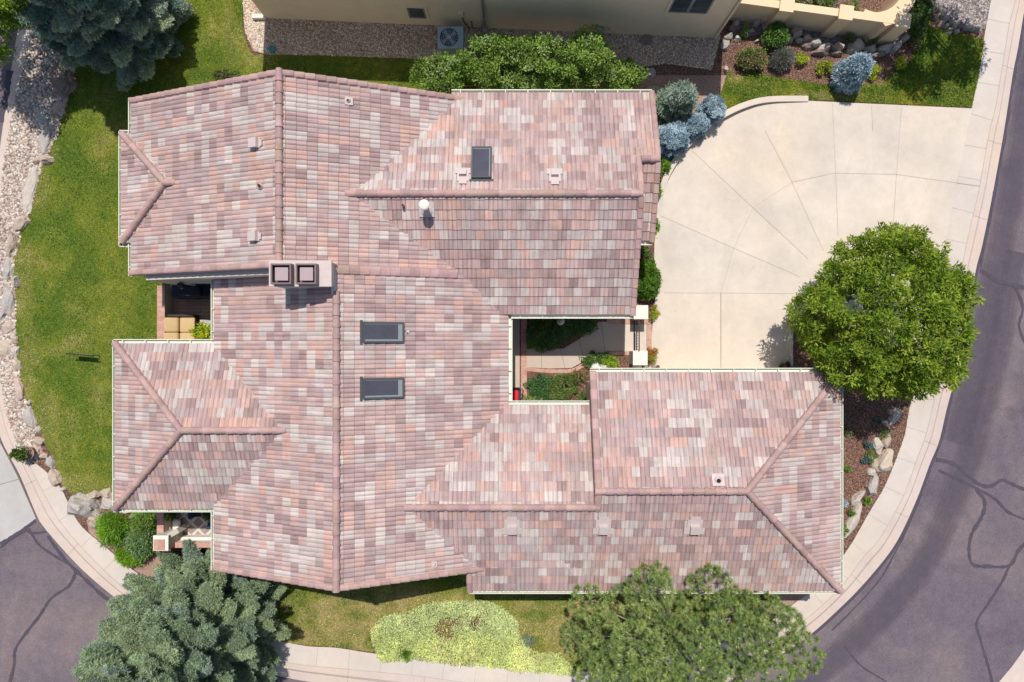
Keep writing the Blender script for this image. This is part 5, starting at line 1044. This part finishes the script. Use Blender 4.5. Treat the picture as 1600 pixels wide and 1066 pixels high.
cx_, cy_ = Wb(274, 821, .5); cu = thing('white_stool', 'small white rounded stool on the lower terrace', 'stool', (cx_, cy_, .05)); soft_box('seat', cx_ - .14, cx_ + .14, cy_ - .22, cy_ + .2, .30, .5, M['white_stucco'], cu, r=.08)
for a, b in ((-.1, -.17), (.08, -.17), (-.1, .14), (.08, .14)): mb = MB(); mb.box(cx_ + a, cx_ + a + .03, cy_ + b, cy_ + b + .03, .05, .31); mb.build('leg', M['wicker'], cu)
t = NT('trellis_rug'); mp = t.n('ShaderNodeMapping'); t.l(t.tc, mp.inputs[0]); mp.inputs['Rotation'].default_value = (0, 0, R(45)); mp.inputs['Scale'].default_value = (2.6, 2.6, 1)
b = t.n('ShaderNodeTexBrick'); b.offset = 0; t.l(mp.outputs[0], b.inputs['Vector']); b.inputs['Color1'].default_value = (.30, .24, .21, 1); b.inputs['Color2'].default_value = (.33, .27, .24, 1); b.inputs['Mortar'].default_value = (.62, .55, .47, 1); b.inputs['Brick Width'].default_value = 1; b.inputs['Row Height'].default_value = 1; b.inputs['Mortar Size'].default_value = .12; b.inputs['Scale'].default_value = 1
M['rug'] = t.out(t.mix(b.outputs[0], t.ramp(t.noise(8, 4), [(.4, G2(.85)), (.6, G2(1.1))]), 1.0, 'MULTIPLY'), .95, .1)
rx0, ry1 = Wb(272, 800, .08); rx1, ry0 = Wb(345, 839, .08); mb = MB(); mb.box(rx0, rx1, ry0, ry1, .055, .075); tag(mb.build('rug', M['rug']), 'grey outdoor rug with a cream trellis pattern on the lower terrace', 'rug')
M['bluefab'] = simple('blue_fabric', (0.022, 0.045, 0.13), .85, .15, 8)
bx, by = Wb(330, 822, .5); ch = thing('patio_chair', 'patio chair with a navy blue cushion on the trellis rug', 'chair', (bx, by, .08)); soft_box('cushion', bx - .20, bx + .30, by - .13, by + .13, .42, .52, M['bluefab'], ch, r=.03)
for v in ch.children[0].data.vertices:
    if v.co.x < bx and v.co.y > by: v.co.x += .08
for a, b in ((-.15, -.1), (.22, -.1), (-.05, .08), (.22, .08)): mb = MB(); mb.box(bx + a, bx + a + .03, by + b, by + b + .03, .08, .42); mb.build('leg', M['wicker'], ch)
bx, by = Wb(302, 800, .5); ch = thing('patio_chair', 'shaded patio chair with a navy blue back beside the rug', 'chair', (bx, by, .08)); soft_box('seat', bx - .25, bx + .25, by - .22, by + .2, .36, .44, M['wicker'], ch, r=.03); soft_box('backrest', bx - .05, bx + .05, by - .2, by + .18, .445, .85, M['bluefab'], ch, r=.03)
bush('terrace_plant', 'dark leafy plant in the shaded end of the lower terrace', 327, 803, 9, .6, DKG, cat='plant', z=.05); bush('terrace_plant', 'dark plant in the shade inside the brick coped wall', 265, 800, 9, .5, DKG, cat='plant', z=.05)
# ------------------------------------------------------------------ COURTYARD
tag(sheet('courtyard_soil', [(-.6, -2.7), (4.95, -2.7), (4.95, 1.5), (-.6, 1.5)], .010, M['mulch']), 'courtyard mulch', kind='structure')
sheet('porch_floor', [(-1.0, -2.8), (W(812, 0)[0], -2.8), (W(812, 0)[0], 1.45), (-1.0, 1.45)], .045, M['courtwalk'], 'concrete porch floor along the house', thick=.04)
sheet('brick_border', [(W(814, 0)[0], -2.62), (W(823, 0)[0], -2.62), (W(823, 0)[0], 1.35), (W(814, 0)[0], 1.35)], .045, M['brick_y'], 'brick strip along the porch', thick=.04)
cw = wp([(823, 545), (880, 545), (905, 530), (935, 503), (974, 503), (974, 548), (950, 549), (935, 552), (915, 563), (893, 575), (860, 576), (823, 574)])
sheet('courtyard_walk', cw, .036, M['courtwalk'], 'concrete walk curving through the courtyard', thick=.03); CWK = bpy.data.objects['courtyard_walk']
jm = MB()
for a, b in (((846, 545), (846, 575)), ((875, 545), (883, 575)), ((904, 531), (913, 563)), ((939, 503), (945, 549))): ribbon(jm, wp([a, b]), .014, .0405)
jm.build('joint', M['joint2'], CWK)
b1_ = smooth([(823, 574), (860, 577), (893, 576), (915, 564), (935, 553), (950, 550), (974, 549), (1012, 549)], 4); b2_ = smooth([(823, 580), (860, 583), (893, 582), (918, 570), (938, 559), (952, 556), (975, 555), (1012, 555)], 4)
mb = MB(); mb.add([(*W(p.x, p.y), .034) for a, b in zip(b1_, b2_) for p in (a, b)], [(2 * i, 2 * i + 1, 2 * i + 3, 2 * i + 2) for i in range(len(b1_) - 1)]); tag(mb.build('brick_border', M['brick_x']), 'brick border curving beside the courtyard walk', kind='structure')
sheet('gate_slab', wp([(974, 507), (1010, 507), (1010, 549), (974, 549)]), .040, M['drive'], 'cream concrete slab under the gate', thick=.03)
sheet('brick_border', wp([(948, 497), (1017, 497), (1017, 506.5), (948, 506.5)]), .038, M['brick_x'], 'brick band beside the gate', thick=.02); sheet('brick_border', wp([(1010.5, 507), (1018, 507), (1018, 548), (1010.5, 548)]), .0385, M['brick_y'], 'brick band at the driveway edge', thick=.02)
IVY = [(.15, .27, .065), (.19, .32, .085), (.13, .22, .06), (.17, .31, .13)]
for lab, px, py, r, ry_, pal, h in (('dark ivy bed in the shade between the walk and the roof edge', 850, 518, 33, 30, IVY, .25), ('dark ivy reaching along the gutter towards the gate', 893, 510, 44, 18, IVY, .22), ('ivy patch between the porch bricks and the shaded bed edge', 848, 536, 28, 12, IVY, .2), ('green ivy bed just below the courtyard walk beside the porch bricks', 845, 605, 23, 22, [(.09, .20, .06), (.11, .24, .08)], .25), ('green ivy clump along the inner curve of the walk', 932, 562, 24, 13, [(.12, .22, .05), (.16, .26, .06)], .25), ('olive shrub in the middle of the lower courtyard bed', 880, 603, 25, 20, [(.16, .23, .06), (.20, .27, .07)], .45), ('small leafy shrub against the middle wing gutter', 868, 621, 16, 12, MIDG, .4), ('lime green shrub beside the lower gate pillar', 952, 569, 16, 10, [(.26, .40, .03), (.32, .46, .04)], .4), ('yellow green shrub in the deep shade near the porch', 856, 506, 12, 10, [(.16, .24, .03), (.12, .2, .03)], .6), ('pale green and white edging plants by the middle wing gutter', 835, 625, 17, 7, [(.34, .44, .14), (.60, .58, .42), (.24, .36, .06)], .2), ('thin green sprigs at the garage wall', 911, 622, 7, 10, MIDG, .3), ('reddish green sprays where the bed narrows', 905, 590, 20, 10, [(.22, .26, .08), (.34, .24, .12)], .3)):
    bush('courtyard_plant', lab, px, py, r, h, pal, cat='plant', L=.09, Wd=.045, ry=ry_, clr=.11)
for lab, px, r in (('larger white flower head above the garage gutter', 931, 6), ('smaller white flower head above the garage gutter', 943, 4)):
    bush('white_flowers', lab, px, 575, r, .45, [(.95, .95, .92), (.85, .86, .80)], cat='flowers', L=.06, Wd=.06, clr=.07, n=40)
bush('white_flowers', 'white and green flowers beside the lower gate pillar', 1012, 577, 7, .3, [(.7, .7, .6), (.24, .36, .08), (.18, .3, .06)], cat='flowers', L=.05, Wd=.04, clr=.06); bush('mauve_plant', 'round mauve plant at the garage gutter beside the driveway', 1025, 577, 6, .3, [(.40, .24, .26), (.34, .2, .2)], cat='plant', L=.05, clr=.06)
for lab, ya, yb in (('square cream gate pillar at the corner of the garage driveway side roof', 477, 499), ('square cream gate pillar nearest the garage roof', 548, 571)):
    zt = 1.05; X0, Y1 = W(990 if ya == 477 else 989, ya, zt); X1, Y0 = W(1013 if ya == 477 else 1012, yb, zt)
    p_ = thing('gate_pillar', lab, 'pillar', (X0, Y0, 0), 'pillars either side of the courtyard gate'); mb = MB(); mb.box(X0 + .03, X1 - .03, Y0 + .03, Y1 - .03, 0, zt - .07); mb.build('shaft', M['stucco'], p_)
    mb = MB(); mb.box(X0, X1, Y0, Y1, zt - .069, zt); mb.build('capstone', M['white_stucco'], p_, bevel=.012)
mb = MB(); X0, Y1 = W(994, 572, .8); X1, Y0 = W(1003, 590, .8); mb.box(X0, X1, Y0 - .2, Y1, 0, .8); tag(mb.build('stub_wall', M['white_stucco']), 'narrow cream wall joining the lower gate pillar to the garage', 'low wall')
gt = thing('garden_gate', 'dark iron picket gate between the two cream pillars', 'gate', (4.74, 0, 0)); yA = W(0, 500, .6)[1]; yB = W(0, 548, .6)[1]; gX = 4.76
for z in (.10, .62, 1.12): mb = MB(); mb.box(gX - .02, gX + .02, yB, yA, z, z + .035); mb.build('rail', M['darkmetal'], gt)
mb = MB(); k = 0
while yB + .05 + k * .105 < yA: y = yB + .05 + k * .105; mb.box(gX - .008, gX + .008, y - .008, y + .008, .05, 1.19); k += 1
mb.build('pickets', M['darkmetal'], gt)
X, Y = W(806, 619, .5); ch = thing('porch_chair', 'dark metal porch chair with a bright red cushion', 'chair', (X, Y, .05)); M['red'] = simple('red_fabric', (0.62, 0.02, 0.04), .8, .08)
soft_box('seat_cushion', X - .25, X + .10, Y - .22, Y + .22, .40, .50, M['red'], ch, r=.04); mb = MB(); mb.box(X - .30, X + .2, Y - .30, Y + .30, .36, .399); mb.build('frame', M['darkmetal'], ch)
mb = MB(); mb.tube([(X - .25, Y + .29, .37), (X + .15, Y + .32, .6), (X + .28, Y + .22, .62), (X + .24, Y - .05, .6), (X + .1, Y - .30, .6), (X - .25, Y - .29, .37)], .022, 7); mb.build('armrest', M['darkmetal'], ch)
for a, b in ((-.28, -.28), (.16, -.28), (-.28, .26), (.16, .26)): mb = MB(); mb.box(X + a, X + a + .03, Y + b, Y + b + .03, .05, .36); mb.build('leg', M['darkmetal'], ch)
X, Y = W(876, 502, .55); lm_ = thing('garden_lantern', 'grey lantern with a white globe standing in the shaded ivy', 'lantern', (X, Y, 0)); mb = MB(); mb.tube([(X, Y, 0), (X, Y, .42)], .03, 8); mb.build('post', M['greymetal'], lm_)
mb = MB(); mb.lathe((X, Y, .42), [(.05, 0), (.13, .06), (.15, .14), (.12, .22), (.05, .27)], 16); mb.build('globe', M['white_stucco'], lm_, smooth=True); mb = MB(); mb.lathe((X - .02, Y + .02, .66), [(.09, 0), (.10, .03), (.02, .09)], 14); mb.build('lantern_cap', M['greymetal'], lm_)
# ------------------------------------------------------------------ NEIGHBOUR'S HOUSE
A = Vector(W(415, 29, 0)); B = Vector(W(1117, 60, 0)); u = (B - A).normalized(); v = Vector((-u.y, u.x)); Ln = (B - A).length; hN = 4.75
nb = thing('tan_house', 'tan stucco house wall rising beside the gravel strip above the tiled house', 'house', (A.x, A.y, 0))
o3 = Vector((A.x, A.y, 0)); u3 = Vector((u.x, u.y, 0)); v3 = Vector((v.x, v.y, 0)); zz3 = Vector((0, 0, 1)); FR = (o3, u3, v3, zz3)
mb = MB(); mb.box(0, Ln, 0, 9, -.02, hN, fr=FR); mb.build('wall', M['nstucco'], nb)
mb = MB(); mb.box(-.3, Ln + .02, -.02, 9.3, hN + .001, hN + .16, (1, 1, 1), fr=FR); mb.build('roof', M['cap'], nb)
def nwin(pxl, pxr, zb, zt, panes, by=0):
    # place from photo: wall point seen at pixel column, at height z
    def wallpt(px, z):
        lo, hi = 0.0, Ln
        for _ in range(40):
            m = (lo + hi) / 2; P = A + u * m; q = 800 + P.x * F / (H - z)
            lo, hi = (m, hi) if q < px else (lo, m)
        return lo
    s0, s1 = wallpt(pxl, zb), wallpt(pxr, zb); t = .06
    tr = MB(); 
    for q in ((s0 - .10, s1 + .10, zb - .10, zb), (s0 - .10, s1 + .10, zt, zt + .1), (s0 - .10, s0, zb, zt), (s1, s1 + .1, zb, zt)): tr.box(q[0], q[1], -.035, -.001, q[2], q[3], fr=FR)
    w_ = tr.build('window', M['nstucco'], nb); fm = MB(); n = panes; wd = (s1 - s0) / n
    for i in range(n):
        a, b = s0 + i * wd, s0 + (i + 1) * wd
        for q in ((a, b, zb, zb + t), (a, b, zt - t, zt), (a, a + t, zb + t, zt - t), (b - t, b, zb + t, zt - t)): fm.box(q[0], q[1], -.025, -.002, q[2], q[3], fr=FR)
        gl = MB(); gl.box(a + t, b - t, -.012, -.003, zb + t, zt - t, fr=FR); gl.build('pane', M['glass'], w_)
    fm.build('frame', M['greymetal'], w_)
nwin(640, 667, .62, 1.45, 1); nwin(1043, 1104, 1.95, 3.2, 2)
mb = MB(); mb.tube([o3 + u3 * (Ln - .02) + v3 * -.05 + zz3 * z for z in (.12, 2, hN)], .045, 8); mb.build('downspout', M['nstucco'], nb)
def wallx(px, z):
    lo, hi = 0.0, Ln
    for _ in range(40):
        m = (lo + hi) / 2; P = A + u * m; q = 800 + P.x * F / (H - z)
        lo, hi = (m, hi) if q < px else (lo, m)
    return lo
sx_ = wallx(756, 1.0); mb = MB(); mb.tube([o3 + u3 * sx_ + v3 * -.05 + zz3 * z for z in (.95, 2.5, hN)], .05, 8); mb.lathe(tuple(o3 + u3 * sx_ + v3 * -.10 + zz3 * .12), [(.13, 0), (.15, .12), (.08, .25), (.05, .85)], 14); mb.build('drain_pipe', M['greymetal'], nb)
sx_ = wallx(937, .4); mb = MB(); mb.box(sx_ - .1, sx_ + .15, -.28, -.05, .25, .6, fr=FR); mb.build('gas_meter', M['greymetal'], nb); mb = MB()
for a, b in (((-.35, -.12, .1), (-.35, -.12, .75)), ((-.35, -.12, .75), (0, -.12, .6)), ((.15, -.15, .5), (.5, -.15, .45)), ((.5, -.15, .45), (.5, -.15, .05)), ((.36, -.1, .8), (.36, -.1, .4))): mb.tube([o3 + u3 * (sx_ + p[0]) + v3 * p[1] + zz3 * p[2] for p in (a, b)], .03, 7)
mb.build('meter_pipe', M['stucco'], nb)
sx_ = wallx(720, .8); mb = MB(); mb.box(sx_ - .06, sx_ + .12, -.08, -.001, 1.0, 1.25, fr=FR); mb.build('junction_box', M['nstucco'], nb); mb = MB(); mb.tube([o3 + u3 * (sx_ + p[0]) + v3 * p[1] + zz3 * p[2] for p in ((.05, -.03, 1.0), (.1, -.05, .6), (.3, -.15, .2))], .02, 6); mb.tube([o3 + u3 * (sx_ + .4) + v3 * -.05 + zz3 * z for z in (.1, .6)], .02, 6); mb.build('conduit', M['darkmetal'], nb)
mb = MB(); mb.box(wallx(535, .1), wallx(560, .1), -.012, -.001, 0, .001, fr=FR)
# air conditioner
X0, Y1 = W(684, 41, .75); X1, Y0 = W(724, 76, .75); ac = thing('air_conditioner', 'square grey blue air conditioner with a round fan grille on the gravel', 'air conditioner', ((X0 + X1) / 2, (Y0 + Y1) / 2, 0))
mb = MB(); mb.box(X0, X1, Y0, Y1, .06, .75); mb.build('casing', M['steelblue'], ac, bevel=.03); mb = MB(); mb.box(X0 - .08, X1 + .08, Y0 - .08, Y1 + .08, .03, .059); mb.build('pad', M['walk'], ac)
cx, cy = (X0 + X1) / 2 - .06, (Y0 + Y1) / 2 + .0; rr = .35; mb = MB(); mb.lathe((cx, cy, .752), [(rr, 0), (rr, .004)], 32); mb.build('fan_well', M['black'], ac)
mb = MB()
for k in range(20): a = k * math.pi / 10; ribbon(mb, [(cx + .08 * math.cos(a), cy + .08 * math.sin(a)), (cx + rr * math.cos(a), cy + rr * math.sin(a))], .014, .778)
for r_ in (.14, .21, .28, .35): mb.tube([(cx + r_ * math.cos(k * math.pi / 16), cy + r_ * math.sin(k * math.pi / 16), .775) for k in range(33)], .006, 5)
mb.lathe((cx, cy, .765), [(.085, 0), (.085, .02)], 16); mb.build('grille', M['steelblue'], ac)
mb = MB()
for k in range(4): a = k * math.pi / 2 + .4; mb.add([(cx + .05 * math.cos(a), cy + .05 * math.sin(a), .758), (cx + .32 * math.cos(a), cy + .32 * math.sin(a), .758), (cx + .32 * math.cos(a + .5), cy + .32 * math.sin(a + .5), .764), (cx + .1 * math.cos(a + .5), cy + .1 * math.sin(a + .5), .764)], [(0, 1, 2, 3)])
mb.build('fan_blade', M['greymetal'], ac)
for i, (px, py) in enumerate(((672, 44), (676, 53), (671, 62), (677, 71))): X, Y = W(px, py); mb = MB(); mb.box(X - .10, X + .10, Y - .05, Y + .05, .03, .09); tag(mb.build('loose_brick', M['brick_x']), f'red brick, {ORD[i]} down the short column left of the air conditioner', 'brick', 'bricks beside the air conditioner')
X, Y = W(424, 76, .15); mb = MB(); mb.lathe((X, Y, .02), [(.14, 0), (.15, .10), (.13, .12)], 6); M['teal'] = simple('teal_plastic', (.03, .22, .24), .5, .1); tag(mb.build('valve_cover', M['teal']), 'teal plastic valve cover where the gravel meets the lawn', 'valve box')
X0, Y0 = W(393, 28, .2); X1, Y1 = W(414, 22, .2); mb = MB(); mb.box(X0, X1, Y0, Y1, 0, .2); tag(mb.build('white_edging', M['white_stucco']), 'short white edging block at the tan house corner', 'edging block')
# yard wall of the tan house with square pillars
def yw(px, py, z): return Vector((*W(px, py, z), 0))
zw = 1.45
wallpts = [yw(1150, 3, zw), yw(1228, 13, zw), yw(1320, 26, zw), yw(1402, 37, zw)]
yr = thing('yard_wall', 'tan garden wall with four square pillars beside the boulder edging', 'garden wall', (wallpts[0].x, wallpts[0].y, 0))
a, b = wallpts[0], wallpts[3]; d = (b - a).normalized(); nrm = Vector((-d.y, d.x, 0)); FRW = (a + Vector((0, 0, 0)), d, nrm, Vector((0, 0, 1)))
L_ = (b - a).length; mb = MB(); mb.box(-1.0, L_, 0.03, .20, 0, zw - .08, fr=FRW); mb.build('panel', M['ycap'], yr); mb = MB(); mb.box(-1.0, L_, -.02, .26, zw - .079, zw, fr=FRW); mb.build('coping', M['ycap'], yr)
for s_ in ((wallpts[1] - a).length, (wallpts[2] - a).length, L_ + .18):
    e = .26; zt = zw + .10; mb = MB(); mb.box(s_ - e + .02, s_ + e - .02, -.14, .36, 0, zt - .08, fr=FRW); mb.build('pillar', M['ycap'], yr); mb = MB(); mb.box(s_ - e, s_ + e, -.16, .38, zt - .079, zt, fr=FRW); mb.build('pillar_cap', M['ycap'], yr, bevel=.01)
# curved planter wall behind the end pillar
cpts = [yw(1352, 14, zw), yw(1368, 19, zw), yw(1385, 16, zw), yw(1398, 8, zw), yw(1408, -6, zw), yw(1412, -25, zw)]
ctr_ = [Vector((p.x, p.y)) for p in cpts]; ctr_ = [Vector((q.x, q.y)) for q in smooth([(p.x, p.y) for p in ctr_], 5)]
mb = MB(); n = len(ctr_); V = []
for i, p in enumerate(ctr_):
    dd = (ctr_[min(i + 1, n - 1)] - ctr_[max(i - 1, 0)]).normalized(); nn = Vector((dd.y, -dd.x)); q = p + nn * (.55 if i > n * .3 else .3)
    V += [(p.x, p.y, 0), (p.x, p.y, zw - .012), (q.x, q.y, zw - .012), (q.x, q.y, 0)]
mb.add(V, [(4 * i + k, 4 * i + k + 1, 4 * i + 5 + k, 4 * i + 4 + k) for i in range(n - 1) for k in range(3)] + [(0, 1, 2, 3), (4 * n - 1, 4 * n - 2, 4 * n - 3, 4 * n - 4)]); mb.build('curved_panel', M['ycap'], yr)
tag(sheet('planter_soil', [tuple((a + d * s + nrm * t)[:2]) for s, t in ((.3, .27), (L_ - 1.2, .27), (L_ - 1.2, 2.5), (.3, 2.5))], .7, M['mulch']), 'raised planter soil behind the tan garden wall', kind='structure')
for lab, s, t, r in (('green plant behind the tan wall between the first two pillars', 1.2, .9, 18), ('green flowering plant behind the tan wall between the middle pillars', (wallpts[1] - a).length + .9, .7, 22), ('green plant behind the tan wall beside the third pillar', (wallpts[2] - a).length - .5, .7, 16), ('small plant in the gap next to the curved planter wall', (wallpts[2] - a).length + .45, .7, 8)):
    p = a + d * s + nrm * t; q = (800 + p.x * F / (H - .9), 533 - p.y * F / (H - .9)); bush('planter_plant', lab, q[0], q[1], r, .35, [(.16, .28, .05), (.22, .32, .07), (.40, .34, .26)], cat='plant', z=.7, L=.08)
# ------------------------------------------------------------------ small things
X0, Y = W(104, 552.5, .55); X1, Y2 = W(142, 556, .55); sg = thing('yard_sign', 'small dark yard sign seen edge on in the side lawn', 'sign', ((X0 + X1) / 2, Y, .02)); d_ = Vector((X1 - X0, Y2 - Y, 0)).normalized(); FRS = (Vector((X0, Y, 0)), d_, Vector((-d_.y, d_.x, 0)), Vector((0, 0, 1))); Ls = (Vector((X1, Y2)) - Vector((X0, Y))).length
mb = MB(); mb.box(.12, Ls - .05, -.012, .012, .28, .58, fr=FRS); mb.build('panel', M['greymetal'], sg); mb = MB(); mb.box(0, Ls + .05, -.02, .02, .581, .605, fr=FRS); mb.build('top_rail', M['darkmetal'], sg); mb = MB(); mb.box(Ls, Ls + .025, -.012, .012, .0, .58, fr=FRS); mb.build('post', M['darkmetal'], sg)
X, Y = W(47, 707, .2); pl = thing('flower_pot', 'round terracotta pot with a dark green plant at the end of the pavement', 'potted plant', (X, Y, 0)); mb = MB(); mb.lathe((X, Y, .012), [(.17, 0), (.24, .30), (.26, .34), (.22, .34), (.20, .28)], 20); M['terra'] = simple('terracotta', (.33, .20, .16), .85, .12); mb.build('pot', M['terra'], pl)
C = dome_centers(40, (X - .18, Y + .02, .50), .28, .25, .26, shell=.3, lump=.3); clump_crown('foliage', C, np.full(40, .07), 30, .10, .04, [(.08, .15, .03), (.13, .22, .04), (.30, .38, .05), (.06, .09, .03)], 'leaf', pl)
